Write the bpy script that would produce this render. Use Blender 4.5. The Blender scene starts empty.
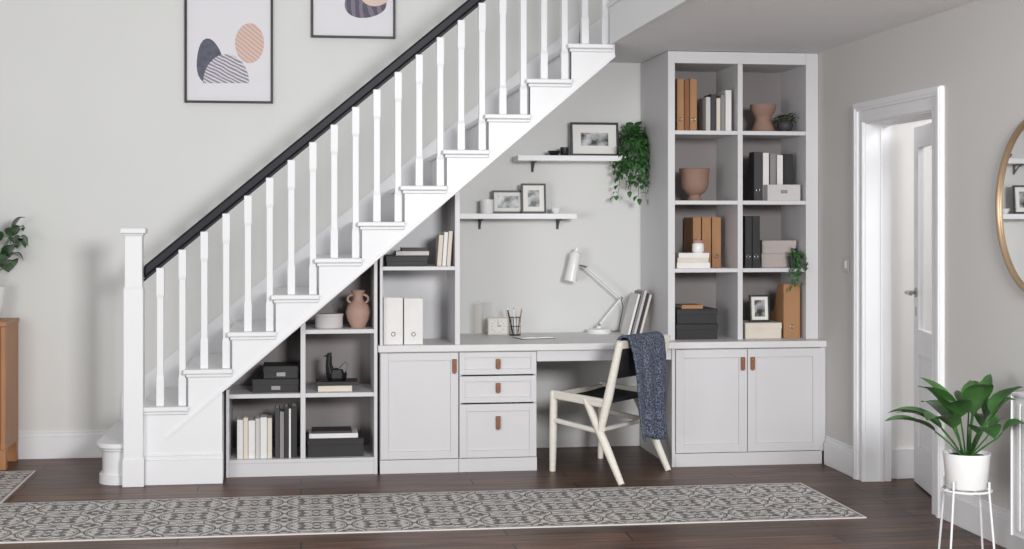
import bpy, bmesh, math, random
from mathutils import Vector, Matrix
random.seed(7)
scene = bpy.context.scene
COL = scene.collection
PI = math.pi
# ------------------------------------------------------------------ camera model
F = 1487.0; HZ = 222.0; H = 1.45
TH = math.atan(211.0/F); st, ct = math.sin(TH), math.cos(TH)
def X(px, Y):
    u = (px-512)/F
    return Y*(st+u*ct)/(ct-u*st)
def Z(py, px, Y):
    u = (px-512)/F
    return H-(Y/(ct-u*st))*(py-HZ)/F
def S(px, Y):
    u = (px-512)/F
    return Y/(ct-u*st)/F
cam = bpy.data.cameras.new('camera'); co = bpy.data.objects.new('camera', cam); COL.objects.link(co)
co.location = (0, 0, H); co.rotation_euler = (PI/2, 0, -TH)
cam.sensor_width = 36; cam.lens = 36*F/1024; cam.shift_y = -(274.5-HZ)/1024
scene.camera = co
try:
    scene.view_settings.view_transform = 'Standard'
except Exception:
    pass

# ------------------------------------------------------------------ materials
def lin(h):
    out = []
    for i in (0, 2, 4):
        c = int(h[i:i+2], 16)/255
        out.append(c/12.92 if c <= .04045 else ((c+.055)/1.055)**2.4)
    return tuple(out)+(1,)
def newmat(name):
    m = bpy.data.materials.new(name); m.use_nodes = True
    nt = m.node_tree; b = nt.nodes['Principled BSDF']
    return m, nt, b
def mat(name, h, rough=.5, metal=0, var=.05, scale=6, bump=0, bscale=60, stretch=(1, 1, 1), spec=None, alpha=None):
    m, nt, b = newmat(name)
    c = lin(h)
    tc = nt.nodes.new('ShaderNodeTexCoord'); mp = nt.nodes.new('ShaderNodeMapping')
    mp.inputs['Scale'].default_value = stretch
    nt.links.new(tc.outputs['Object'], mp.inputs['Vector'])
    n = nt.nodes.new('ShaderNodeTexNoise'); n.inputs['Scale'].default_value = scale; n.inputs['Detail'].default_value = 4
    nt.links.new(mp.outputs['Vector'], n.inputs['Vector'])
    r = nt.nodes.new('ShaderNodeValToRGB')
    r.color_ramp.elements[0].position = .3; r.color_ramp.elements[1].position = .7
    r.color_ramp.elements[0].color = tuple(max(0, v*(1-var)) for v in c[:3])+(1,)
    r.color_ramp.elements[1].color = tuple(min(1, v*(1+var)) for v in c[:3])+(1,)
    nt.links.new(n.outputs['Fac'], r.inputs['Fac']); nt.links.new(r.outputs['Color'], b.inputs['Base Color'])
    b.inputs['Roughness'].default_value = rough; b.inputs['Metallic'].default_value = metal
    if spec is not None: b.inputs['Specular IOR Level'].default_value = spec
    if alpha is not None: b.inputs['Alpha'].default_value = alpha
    if bump:
        n2 = nt.nodes.new('ShaderNodeTexNoise'); n2.inputs['Scale'].default_value = bscale; n2.inputs['Detail'].default_value = 3
        nt.links.new(mp.outputs['Vector'], n2.inputs['Vector'])
        bp = nt.nodes.new('ShaderNodeBump'); bp.inputs['Strength'].default_value = bump; bp.inputs['Distance'].default_value = .01
        nt.links.new(n2.outputs['Fac'], bp.inputs['Height']); nt.links.new(bp.outputs['Normal'], b.inputs['Normal'])
    return m
def mth(nt):
    def m(op, *a):
        n = nt.nodes.new('ShaderNodeMath'); n.operation = op
        for i, v in enumerate(a):
            if isinstance(v, (int, float)): n.inputs[i].default_value = v
            else: nt.links.new(v, n.inputs[i])
        return n.outputs[0]
    return m

M = {}
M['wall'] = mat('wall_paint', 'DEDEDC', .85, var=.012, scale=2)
M['wall_r'] = mat('wall_paint_shaded', 'CECCCA', .85, var=.012, scale=2)  # wall colour taken darker and warmer to paint in the right wall's weaker light
M['ceil'] = mat('ceiling_paint', 'F0F0F1', .9, var=.01)
M['white'] = mat('white_gloss', 'E8E8EA', .4, var=.01)
M['cab'] = mat('cabinet_paint', 'D4D3D5', .45, var=.01)
M['cabin'] = mat('cabinet_paint_shaded', '8D8785', .55, var=.015)  # darkened cabinet colour, paints in the shade at the back of the shelves
M['worktop'] = mat('worktop_laminate', 'DBDADA', .4, var=.015)
M['navy'] = mat('navy_rail', '0F111B', .45, var=.05, spec=.3)
M['leather'] = mat('tan_leather', '87573B', .55, var=.12, scale=30)
M['brass'] = mat('brass', 'A9803F', .3, 1, var=.03)
M['steel'] = mat('steel', 'B8B8BA', .25, 1, var=.02)
M['bracket'] = mat('bracket_iron', '5A5757', .5, .4)
M['black'] = mat('black_paper', '1D1D20', .55, var=.1)
M['blackf'] = mat('black_frame', '17171A', .4, var=.05)
M['wire'] = mat('dark_wire', '3A3A3C', .4, .5, var=.05)
M['charcoal'] = mat('charcoal', '3A3A3E', .6, var=.08)
M['grey'] = mat('grey_card', '8E8C8D', .7)
M['lgrey'] = mat('light_grey_card', 'C9C6C5', .7)
M['paper'] = mat('paper', 'EBE9E5', .8, var=.02)
M['cream'] = mat('cream_cover', 'DBD2C5', .7)
M['wbook'] = mat('white_cover', 'E5E3E1', .6)
M['tan'] = mat('tan_card', 'AA7D57', .65, var=.06)
M['dtan'] = mat('brown_card', '8A5A3A', .65, var=.06)
M['blush'] = mat('blush_card', 'B7ADA9', .75)
M['terra'] = mat('terracotta', 'B29183', .75, var=.06, bump=.15)
M['clay'] = mat('brown_clay', '96786A', .75, var=.08, bump=.2)
M['ceramic'] = mat('white_ceramic', 'F0F0EF', .3, var=.02)
M['soil'] = mat('soil', '2B211B', .95, var=.3, scale=60, bump=.5)
M['leafd'] = mat('leaf_dark', '33592F', .4, var=.4, scale=8)
M['leafl'] = mat('leaf_bright', '426D37', .38, var=.45, scale=8)
M['leafm'] = mat('leaf_mid', '416C3A', .45, var=.4, scale=12)
M['leafdry'] = mat('leaf_dusky', '565A45', .6, var=.3, scale=12)
M['chairwood'] = mat('pale_ash', 'E9E4D9', .5, var=.05, scale=5, stretch=(2, 2, 14))
M['canvas'] = mat('black_canvas', '1B1B1F', .8, var=.1, scale=80)
M['oak'] = mat('oak_wood', 'A8744A', .45, var=.10, scale=3, stretch=(5, 5, 1), bump=.05)
M['gold'] = mat('gold_frame', 'AC9478', .45, .6, var=.05)
M['hall'] = mat('hall_paint', 'E6E5E3', .85, var=.01)
M['glass'] = mat('clear_glass', 'F2F3F2', .04, var=.01, alpha=.08)
M['amber'] = mat('amber_glass', 'F0E6D6', .04, var=.01, alpha=.09)

m, nt, b = newmat('mirror_silver'); b.inputs['Base Color'].default_value = (.9, .9, .9, 1); b.inputs['Metallic'].default_value = 1; b.inputs['Roughness'].default_value = .02
M['mirror'] = m
# dark plank floor
m, nt, b = newmat('dark_wood_planks')
tc = nt.nodes.new('ShaderNodeTexCoord')
br = nt.nodes.new('ShaderNodeTexBrick'); br.offset = .37
br.inputs['Color1'].default_value = lin('6A4C3D'); br.inputs['Color2'].default_value = lin('48352C'); br.inputs['Mortar'].default_value = lin('1A120E')
br.inputs['Scale'].default_value = 1; br.inputs['Mortar Size'].default_value = .005; br.inputs['Brick Width'].default_value = 1.5; br.inputs['Row Height'].default_value = .17; br.inputs['Bias'].default_value = -.1
nt.links.new(tc.outputs['Object'], br.inputs['Vector'])
mp = nt.nodes.new('ShaderNodeMapping'); mp.inputs['Scale'].default_value = (1.1, 16, 1); nt.links.new(tc.outputs['Object'], mp.inputs['Vector'])
nz = nt.nodes.new('ShaderNodeTexNoise'); nz.inputs['Scale'].default_value = 2.2; nz.inputs['Detail'].default_value = 8; nz.inputs['Distortion'].default_value = .6; nt.links.new(mp.outputs['Vector'], nz.inputs['Vector'])
rp = nt.nodes.new('ShaderNodeValToRGB'); rp.color_ramp.elements[0].position = .36; rp.color_ramp.elements[0].color = (.40, .39, .38, 1); rp.color_ramp.elements[1].position = .66; rp.color_ramp.elements[1].color = (1.4, 1.36, 1.33, 1)
nt.links.new(nz.outputs['Fac'], rp.inputs['Fac'])
mx = nt.nodes.new('ShaderNodeMix'); mx.data_type = 'RGBA'; mx.blend_type = 'MULTIPLY'; mx.inputs['Factor'].default_value = 1
nt.links.new(br.outputs['Color'], mx.inputs['A']); nt.links.new(rp.outputs['Color'], mx.inputs['B']); nt.links.new(mx.outputs['Result'], b.inputs['Base Color'])
b.inputs['Roughness'].default_value = .40; b.inputs['Specular IOR Level'].default_value = .26
bp = nt.nodes.new('ShaderNodeBump'); bp.inputs['Strength'].default_value = .12; bp.inputs['Distance'].default_value = .005
nt.links.new(nz.outputs['Fac'], bp.inputs['Height']); nt.links.new(bp.outputs['Normal'], b.inputs['Normal'])
M['floor'] = m

def rugmat(name, L, Wd, T, bd):
    m, nt, b = newmat(name); q = mth(nt)
    tc = nt.nodes.new('ShaderNodeTexCoord'); sp = nt.nodes.new('ShaderNodeSeparateXYZ'); nt.links.new(tc.outputs['Object'], sp.inputs[0])
    x, y = sp.outputs[0], sp.outputs[1]
    px = q('SUBTRACT', q('FRACT', q('DIVIDE', q('SUBTRACT', x, bd), T)), .5)
    py = q('SUBTRACT', q('FRACT', q('DIVIDE', q('SUBTRACT', y, bd), T)), .5)
    r = q('SQRT', q('ADD', q('MULTIPLY', px, px), q('MULTIPLY', py, py)))
    a = q('ARCTAN2', py, px)
    c2 = q('ABSOLUTE', q('COSINE', q('MULTIPLY', a, 2))); s2 = q('ABSOLUTE', q('SINE', q('MULTIPLY', a, 2)))
    c4 = q('ABSOLUTE', q('COSINE', q('MULTIPLY', a, 4)))
    ax, ay = q('ABSOLUTE', px), q('ABSOLUTE', py)
    cx, cy = q('SUBTRACT', ax, .5), q('SUBTRACT', ay, .5)
    rc = q('SQRT', q('ADD', q('MULTIPLY', cx, cx), q('MULTIPLY', cy, cy)))
    ac = q('ARCTAN2', cy, cx); cc = q('ABSOLUTE', q('COSINE', q('MULTIPLY', ac, 2))); cs = q('ABSOLUTE', q('SINE', q('MULTIPLY', ac, 2)))
    def band(v, c, w): return q('LESS_THAN', q('ABSOLUTE', q('SUBTRACT', v, c)), w)
    m1 = q('SQRT', q('ADD', q('MULTIPLY', cx, cx), q('MULTIPLY', py, py))); m2 = q('SQRT', q('ADD', q('MULTIPLY', px, px), q('MULTIPLY', cy, cy)))
    me_ = q('MINIMUM', m1, m2)
    f = [band(r, .465, .018), band(r, .425, .008),
         band(q('SUBTRACT', r, q('MULTIPLY', c2, .39)), 0, .018),
         q('MULTIPLY', q('LESS_THAN', r, q('MULTIPLY', s2, .39)), q('GREATER_THAN', r, q('MULTIPLY', s2, .26))),
         q('MULTIPLY', q('LESS_THAN', r, q('MULTIPLY', c2, .29)), q('GREATER_THAN', r, q('MULTIPLY', c2, .17))),
         q('LESS_THAN', r, q('ADD', .035, q('MULTIPLY', c4, .04))),
         band(rc, .235, .014), q('MULTIPLY', q('LESS_THAN', rc, q('MULTIPLY', cc, .20)), q('GREATER_THAN', rc, .05)),
         q('MULTIPLY', q('LESS_THAN', rc, q('MULTIPLY', cs, .17)), q('GREATER_THAN', rc, .08)),
         q('LESS_THAN', me_, .045)]
    d = f[0]
    for k in f[1:]: d = q('MAXIMUM', d, k)
    e = q('MINIMUM', q('MINIMUM', y, q('SUBTRACT', Wd, y)), q('MINIMUM', q('ADD', x, 0), q('SUBTRACT', L, x)))
    inb = q('LESS_THAN', e, bd)
    bl = q('MULTIPLY', band(e, bd*.8, .004), .8)
    d = q('ADD', q('MULTIPLY', d, q('SUBTRACT', 1, inb)), q('MULTIPLY', bl, inb))
    n = nt.nodes.new('ShaderNodeTexNoise'); n.inputs['Scale'].default_value = 14; n.inputs['Detail'].default_value = 5; nt.links.new(tc.outputs['Object'], n.inputs['Vector'])
    d = q('MULTIPLY', d, q('ADD', .55, q('MULTIPLY', n.outputs['Fac'], .55)))
    mx = nt.nodes.new('ShaderNodeMix'); mx.data_type = 'RGBA'
    mx.inputs['A'].default_value = lin('D2CDC9'); mx.inputs['B'].default_value = lin('474444')
    nt.links.new(d, mx.inputs['Factor']); nt.links.new(mx.outputs['Result'], b.inputs['Base Color'])
    b.inputs['Roughness'].default_value = .8
    return m
# knitted throw
m, nt, b = newmat('navy_knit')
tc = nt.nodes.new('ShaderNodeTexCoord'); n = nt.nodes.new('ShaderNodeTexNoise'); n.inputs['Scale'].default_value = 110; n.inputs['Detail'].default_value = 2
nt.links.new(tc.outputs['Object'], n.inputs['Vector'])
r = nt.nodes.new('ShaderNodeValToRGB'); r.color_ramp.elements[0].position = .42; r.color_ramp.elements[0].color = lin('31384A'); r.color_ramp.elements[1].position = .72; r.color_ramp.elements[1].color = lin('8790A2')
nt.links.new(n.outputs['Fac'], r.inputs['Fac']); nt.links.new(r.outputs['Color'], b.inputs['Base Color']); b.inputs['Roughness'].default_value = .95
bp = nt.nodes.new('ShaderNodeBump'); bp.inputs['Strength'].default_value = .35; bp.inputs['Distance'].default_value = .01; nt.links.new(n.outputs['Fac'], bp.inputs['Height']); nt.links.new(bp.outputs['Normal'], b.inputs['Normal'])
M['knit'] = m
def photomat(name, sc, lo='26272A', hi='C9CACB', pos=.5):
    m, nt, b = newmat(name)
    tc = nt.nodes.new('ShaderNodeTexCoord'); n = nt.nodes.new('ShaderNodeTexNoise'); n.inputs['Scale'].default_value = sc; n.inputs['Detail'].default_value = 6
    nt.links.new(tc.outputs['Object'], n.inputs['Vector'])
    r = nt.nodes.new('ShaderNodeValToRGB'); r.color_ramp.elements[0].position = pos-.12; r.color_ramp.elements[0].color = lin(lo); r.color_ramp.elements[1].position = pos+.12; r.color_ramp.elements[1].color = lin(hi)
    nt.links.new(n.outputs['Fac'], r.inputs['Fac']); nt.links.new(r.outputs['Color'], b.inputs['Base Color']); b.inputs['Roughness'].default_value = .3
    return m
M['photo'] = photomat('grey_photo', 16)
M['photo2'] = photomat('dark_photo', 22, pos=.55)
def stripemat(name, h1, h2, sc, rings=False, rot=0, dist=0):
    m, nt, b = newmat(name)
    tc = nt.nodes.new('ShaderNodeTexCoord'); mp = nt.nodes.new('ShaderNodeMapping'); mp.inputs['Rotation'].default_value = (0, rot, 0)
    w = nt.nodes.new('ShaderNodeTexWave'); w.wave_type = 'RINGS' if rings else 'BANDS'; w.inputs['Scale'].default_value = sc; w.inputs['Distortion'].default_value = dist
    if rings: w.rings_direction = 'Y'
    nt.links.new(tc.outputs['Object'], mp.inputs['Vector']); nt.links.new(mp.outputs['Vector'], w.inputs['Vector'])
    r = nt.nodes.new('ShaderNodeValToRGB'); r.color_ramp.interpolation = 'CONSTANT'; r.color_ramp.elements[0].color = lin(h1); r.color_ramp.elements[1].position = .55; r.color_ramp.elements[1].color = lin(h2)
    nt.links.new(w.outputs['Fac'], r.inputs['Fac']); nt.links.new(r.outputs['Color'], b.inputs['Base Color']); b.inputs['Roughness'].default_value = .7
    return m

# ------------------------------------------------------------------ mesh builder
class MB:
    def __init__(s, off=(0, 0, 0)):
        s.bm = bmesh.new(); s.off = Vector(off)
    def box(s, x0, x1, y0, y1, z0, z1, Mx=None):
        c = [(x0, y0, z0), (x1, y0, z0), (x1, y1, z0), (x0, y1, z0), (x0, y0, z1), (x1, y0, z1), (x1, y1, z1), (x0, y1, z1)]
        if Mx: c = [Mx @ Vector(p) for p in c]
        v = [s.bm.verts.new(p) for p in c]
        for f in ((0, 3, 2, 1), (4, 5, 6, 7), (0, 1, 5, 4), (1, 2, 6, 5), (2, 3, 7, 6), (3, 0, 4, 7)):
            s.bm.faces.new([v[i] for i in f])
        return s
    def prism(s, pts, axis, a, b):
        def P(p, t):
            if axis == 'y': return (p[0], t, p[1])
            if axis == 'x': return (t, p[0], p[1])
            return (p[0], p[1], t)
        A = [s.bm.verts.new(P(p, a)) for p in pts]; B = [s.bm.verts.new(P(p, b)) for p in pts]
        n = len(pts)
        s.bm.faces.new(A[::-1]); s.bm.faces.new(B)
        for i in range(n): s.bm.faces.new([A[i], A[(i+1) % n], B[(i+1) % n], B[i]])
        return s
    def lathe(s, prof, c=(0, 0, 0), seg=32, Mx=None, sx=1, sy=1, ph=0):
        c = Vector(c); rings = []
        for (r, z) in prof:
            if r < 1e-5:
                p = Vector((0, 0, z)); p = Mx @ p if Mx else p
                rings.append([s.bm.verts.new(c+p)])
            else:
                R = []
                for i in range(seg):
                    a = 2*PI*i/seg+ph; p = Vector((r*math.cos(a)*sx, r*math.sin(a)*sy, z)); p = Mx @ p if Mx else p
                    R.append(s.bm.verts.new(c+p))
                rings.append(R)
        for A, B in zip(rings, rings[1:]):
            if len(A) == 1 and len(B) == 1: continue
            for i in range(seg):
                j = (i+1) % seg
                if len(A) == 1: s.bm.faces.new([A[0], B[j], B[i]])
                elif len(B) == 1: s.bm.faces.new([A[i], A[j], B[0]])
                else: s.bm.faces.new([A[i], A[j], B[j], B[i]])
        for R in (rings[0], rings[-1]):
            if len(R) > 2: s.bm.faces.new(R)
        return s
    def tube(s, pts, r, seg=8, closed=False):
        pts = [Vector(p) for p in pts]; n = len(pts); rings = []
        d0 = (pts[1]-pts[0]).normalized(); up = Vector((0, 0, 1)) if abs(d0.z) < .9 else Vector((1, 0, 0))
        u = d0.cross(up).normalized()
        for i, p in enumerate(pts):
            if closed: d = (pts[(i+1) % n]-pts[i-1]).normalized()
            else: d = (pts[min(i+1, n-1)]-pts[max(i-1, 0)]).normalized()
            u = (u-d*u.dot(d)).normalized(); w = d.cross(u)
            rr = r[i] if isinstance(r, (list, tuple)) else r
            rings.append([s.bm.verts.new(p+(u*math.cos(2*PI*k/seg)+w*math.sin(2*PI*k/seg))*rr) for k in range(seg)])
        for i in range(n if closed else n-1):
            A, B = rings[i], rings[(i+1) % n]
            for k in range(seg):
                l = (k+1) % seg; s.bm.faces.new([A[k], A[l], B[l], B[k]])
        if not closed:
            s.bm.faces.new(rings[0][::-1]); s.bm.faces.new(rings[-1])
        return s
    def bar(s, p, q, w, h, up=(0, 0, 1), w2=None, h2=None):
        p, q, up = Vector(p), Vector(q), Vector(up); d = (q-p).normalized(); sd = d.cross(up)
        if sd.length < 1e-3: sd = Vector((1, 0, 0))
        sd.normalize(); u2 = sd.cross(d); w2 = w2 or w; h2 = h2 or h
        A = [s.bm.verts.new(p+sd*a*w/2+u2*b_*h/2) for a, b_ in ((-1, -1), (1, -1), (1, 1), (-1, 1))]
        B = [s.bm.verts.new(q+sd*a*w2/2+u2*b_*h2/2) for a, b_ in ((-1, -1), (1, -1), (1, 1), (-1, 1))]
        s.bm.faces.new(A[::-1]); s.bm.faces.new(B)
        for i in range(4): s.bm.faces.new([A[i], A[(i+1) % 4], B[(i+1) % 4], B[i]])
        return s
    def ball(s, c, sx, sy, sz, Mx=None):
        r = bmesh.ops.create_icosphere(s.bm, subdivisions=3, radius=1)
        for v in r['verts']:
            p = Vector((v.co.x*sx, v.co.y*sy, v.co.z*sz)); p = Mx @ p if Mx else p
            v.co = p+Vector(c)
        return s
    def build(s, name, mt, parent=None, smooth=False, bevel=0, loc=None, normals=True, rot=None):
        if normals: bmesh.ops.recalc_face_normals(s.bm, faces=s.bm.faces[:])
        me = bpy.data.meshes.new(name)
        for v in s.bm.verts: v.co -= s.off
        if smooth:
            for f in s.bm.faces: f.smooth = True
        s.bm.to_mesh(me); s.bm.free()
        if smooth:
            try: me.set_sharp_from_angle(angle=math.radians(45))
            except Exception: pass
        me.materials.append(mt)
        o = bpy.data.objects.new(name, me); COL.objects.link(o)
        if parent is not None: o.parent = parent
        if loc is not None: o.location = loc
        elif parent is None and s.off.length > 0: o.location = s.off
        if rot is not None: o.rotation_euler = rot
        if bevel:
            bv = o.modifiers.new('bevel', 'BEVEL'); bv.width = bevel; bv.segments = 2; bv.limit_method = 'ANGLE'; bv.angle_limit = math.radians(40)
        return o
def tag(o, label, cat, group=None, kind=None):
    o['label'] = label; o['category'] = cat
    if group: o['group'] = group
    if kind: o['kind'] = kind
    return o
def thing(name, label, cat, loc, group=None, rot=None):
    o = bpy.data.objects.new(name, None); COL.objects.link(o); o.location = loc; o.empty_display_size = .1
    if rot: o.rotation_euler = rot
    return tag(o, label, cat, group)
def struct(o, label=None):
    o['kind'] = 'structure'
    if label: o['label'] = label
    return o

# ------------------------------------------------------------------ room shell
YW = 9.43; XR = 3.12; YC = 8.57; YB = 8.70; ZC = 2.48; ZT = .74
DY0, DY1, DZ = 7.03, 7.94, 2.0
struct(MB().box(-4.5, 5.6, -1, YW+.15, -.1, 0).build('floor', M['floor']), 'dark brown wood plank floor')
struct(MB().box(-4.5, 5.6, YW, YW+.15, 0, 5.2).build('wall_back', M['wall']), 'pale grey painted back wall')
mb = MB()
mb.box(XR, XR+.15, 2.5, DY0-.03, 0, ZC); mb.box(XR, XR+.15, DY1+.03, YW, 0, ZC); mb.box(XR, XR+.15, DY0-.03, DY1+.03, DZ+.03, ZC)
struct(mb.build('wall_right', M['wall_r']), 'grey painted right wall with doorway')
struct(MB().box(1.782, 5.6, 3.0, YW, ZC, ZC+.19).build('ceiling', M['ceil']), 'flat grey white ceiling')
mb = MB(); mb.box(1.752, 1.78, 3.0, 8.36, ZC-.012, ZC+.2); mb.box(1.74, 1.79, 3.0, 8.36, ZC+.2, ZC+.225)
struct(mb.build('trim_1', M['white'], bevel=.003), 'white fascia along the stairwell edge')
struct(MB().box(XR+.15, 5.6, 8.02, 8.12, 0, ZC).build('wall_hall', M['hall']), 'white hall wall beyond doorway')
struct(MB().box(5.5, 5.6, 5, 8.02, 0, ZC).build('wall_hall_end', M['hall']), 'far hall wall')
struct(MB().box(XR+.152, 5.5, 8.0, 8.02, 0, .17).build('baseboard_hall', M['white'], bevel=.004), 'white hall baseboard')
def skirt(mb, axis, a, b, face, out, h=.17):
    if axis == 'x':
        y0, y1 = sorted((face, face+out)); mb.box(a, b, y0, y1, 0, h-.035)
        f2 = face+out*.65; y0, y1 = sorted((face, f2)); mb.box(a, b, y0, y1, h-.035, h-.012)
        f2 = face+out*.4; y0, y1 = sorted((face, f2)); mb.box(a, b, y0, y1, h-.012, h)
    else:
        x0, x1 = sorted((face, face+out)); mb.box(x0, x1, a, b, 0, h-.035)
        f2 = face+out*.65; x0, x1 = sorted((face, f2)); mb.box(x0, x1, a, b, h-.035, h-.012)
        f2 = face+out*.4; x0, x1 = sorted((face, f2)); mb.box(x0, x1, a, b, h-.012, h)
mb = MB(); skirt(mb, 'x', -4.5, -1.13, YW, -.022); struct(mb.build('baseboard_back', M['white'], bevel=.003), 'white baseboard on back wall')
mb = MB(); skirt(mb, 'y', DY1+.12, 8.55, XR, -.022); skirt(mb, 'y', 2.5, DY0-.12, XR, -.022); struct(mb.build('baseboard_right', M['white'], bevel=.003), 'white baseboard on right wall')
mb = MB()
mb.box(XR, XR+.15, DY1, DY1+.03, 0, DZ); mb.box(XR, XR+.15, DY0-.03, DY0, 0, DZ); mb.box(XR, XR+.15, DY0-.03, DY1+.03, DZ, DZ+.03)
mb.box(XR+.085, XR+.10, DY1-.012, DY1, 0, DZ-.012); mb.box(XR+.125, XR+.14, DY0, DY1, DZ-.012, DZ)
def ush(i, o):
    return [(DY1+i, 0), (DY1+o, 0), (DY1+o, DZ+o), (DY0-o, DZ+o), (DY0-o, 0), (DY0-i, 0), (DY0-i, DZ+i), (DY1+i, DZ+i)]
mb.prism(ush(.006, .118), 'x', XR-.014, XR)
mb.prism(ush(.072, .118), 'x', XR-.026, XR-.014)
mb.prism(ush(.088, .112), 'x', XR-.032, XR-.026)
mb.prism(ush(.010, .026), 'x', XR-.018, XR-.014)
struct(mb.build('trim_2', M['white']), 'white moulded door surround')
dl = struct(bpy.data.objects.new('door_1', None), 'white glazed door standing ajar in the doorway'); COL.objects.link(dl)
dl.location = (XR+.08, DY0+.008, 0); dl.rotation_euler = (0, 0, math.radians(-12))
LW = .87
mb = MB(); mb.box(0, .04, 0, .11, .008, 1.975); mb.box(0, .04, LW-.11, LW, .008, 1.975); mb.box(0, .04, .11, LW-.11, .008, .22); mb.box(0, .04, .11, LW-.11, .72, .86); mb.box(0, .04, .11, LW-.11, 1.86, 1.975); mb.box(.012, .028, .11, LW-.11, .22, .72)
mb.build('door_leaf', M['white'], dl, bevel=.003)
MB().box(.016, .024, .11, LW-.11, .86, 1.86).build('glass_panel', M['glass'], dl)
HZD = 1.06
mb = MB(); mb.lathe([(.028, 0), (.028, .008), (.012, .012)], (0, LW-.06, HZD), 20, Matrix.Rotation(-PI/2, 4, 'Y')); mb.tube([(-.01, LW-.06, HZD), (-.05, LW-.06, HZD), (-.055, LW-.075, HZD), (-.055, LW-.20, HZD)], .011, 10)
mb.build('door_handle', M['steel'], dl, smooth=True)
MB().box(-.003, 0, LW-.075, LW-.045, .93, .98).build('keyhole_plate', M['steel'], dl)

# ------------------------------------------------------------------ staircase
YS = 8.40; R = .204; G = .2393; X1 = -1.096
def xk(k): return X1+G*(k-1)
def zk(k): return .227+R*(k-1)
SL = R/G
def zin(x): return .431+SL*(x+.618)
THK = .085
def zb(x): return zin(x)-THK
sc_ = thing('staircase', 'white staircase with dark navy handrail climbing right over the cupboards', 'staircase', (-.4, 8.9, 0))
so = sc_.location
for k in range(2, 14):
    MB(so).box(xk(k), xk(k)+.018, YS+.005, YW-.004, zk(k-1), zk(k)-.028).build('riser', M['white'], sc_)
for k in range(2, 13):
    mb = MB(so); mb.box(xk(k)-.026, xk(k)+G+.002, YS-.035, YW-.004, zk(k)-.026, zk(k)); mb.box(xk(k)-.012, xk(k)+G, YS-.016, YS, zk(k)-.045, zk(k)-.026)
    mb.build('tread', M['white'], sc_, bevel=.006)
def bull(xl, yf, yb, r):
    pts = [(xk(2), yb), (xl, yb)]
    for i in range(9):
        a = PI+i*PI/16; pts.append((xl+r+r*math.cos(a), yf+r+r*math.sin(a)))
    pts += [(-.905, yf), (-.905, 8.46), (xk(2), 8.46)]; return pts
MB(so).prism(bull(X1, 8.43, YW-.004, .1), 'z', 0, zk(1)-.028).build('riser', M['white'], sc_, smooth=True)
mb = MB(so); mb.prism(bull(X1-.03, 8.40, YW-.004, .12), 'z', zk(1)-.028, zk(1)); mb.prism(bull(X1-.014, 8.415, YW-.004, .11), 'z', zk(1)-.045, zk(1)-.028)
mb.build('tread', M['white'], sc_, smooth=True, bevel=.006)
mb = MB(so); mb.prism(bull(X1-.016, 8.414, YW-.03, .11), 'z', 0, .05); mb.build('step_plinth', M['white'], sc_, smooth=True)
XE = 1.79; XSP = -.433
pts = [(xk(2), zb(xk(2))), (XE, zb(XE)), (XE, ZC-.003), (xk(13), ZC-.003), (xk(13), zk(12)-.026)]
for k in range(12, 1, -1):
    pts.append((xk(k), zk(k)-.026))
    if k > 2: pts.append((xk(k), zk(k-1)-.026))
mb = MB(so); mb.prism(pts, 'y', YS, YS+.03); mb.build('outer_string', M['white'], sc_)
mb = MB(so); mb.bar((xk(2)+.12, YS-.004, zb(xk(2)+.12)+.012), (XE, YS-.004, zb(XE)+.012), .01, .014); mb.build('string_bead', M['white'], sc_)
mb = MB(so); mb.prism([(xk(2), 0), (XSP, 0), (XSP, zb(XSP)), (xk(2), zb(xk(2)))], 'y', YS, YS+.03); mb.box(XSP-.03, XSP, YS+.03, 9.0, 0, zb(XSP)-.02)
mb.build('spandrel_panel', M['white'], sc_)
mb = MB(so); skirt(mb, 'x', -.85, XSP+.004, YS, -.018, .17); mb.build('spandrel_baseboard', M['white'], sc_, bevel=.003)
MB(so).prism([(XSP, zb(XSP)), (XE, zb(XE)), (XE, zb(XE)+.02), (XSP, zb(XSP)+.02)], 'y', YS+.03, YW-.004).build('soffit', M['white'], sc_)
MB(so).prism([(X1, zin(X1)+.15), (xk(2), zin(xk(2))-.02), (1.77, zin(1.77)-.02), (1.77, zin(1.77)+.27), (X1, zin(X1)+.36)], 'y', YW-.022, YW-.004).build('wall_string', M['white'], sc_)
nx0, nx1, ny0, ny1 = -.962, -.856, 8.345, 8.45
ncx, ncy = (nx0+nx1)/2, (ny0+ny1)/2
def sq(mb, cx, cy, prof):
    mb.lathe([(h*math.sqrt(2), z) for h, z in prof], (cx, cy, 0), 4, ph=PI/4)
mb = MB(so); sq(mb, ncx, ncy, [(.053, 0), (.053, 1.08), (.047, 1.10), (.047, 1.38)]); nw = mb.build('newel_post', M['white'], sc_, bevel=.004)
mb = MB(so); sq(mb, ncx, ncy, [(.05, 1.372), (.056, 1.384), (.067, 1.39), (.067, 1.411), (.06, 1.419)]); mb.build('newel_cap', M['white'], nw, bevel=.002)
mb = MB(so); sq(mb, ncx, ncy, [(.058, 0), (.058, .15), (.053, .16)]); mb.build('newel_base', M['white'], nw, bevel=.003)
HS = .838
def zh(x): return 1.945+HS*(x-.064)
HY = 8.44
ha, hb = nx1-.004, 2.1
mb = MB(so); mb.prism([(ha, zh(ha)-.034), (hb, zh(hb)-.034), (hb, zh(hb)+.036), (ha, zh(ha)+.036)], 'y', HY-.03, HY+.03); mb.build('handrail', M['navy'], sc_, bevel=.011)
mb = MB(so); mb.prism([(ha, zh(ha)-.05), (hb, zh(hb)-.05), (hb, zh(hb)-.034), (ha, zh(ha)-.034)], 'y', HY-.02, HY+.02); mb.build('rail_fillet', M['navy'], sc_)
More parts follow.
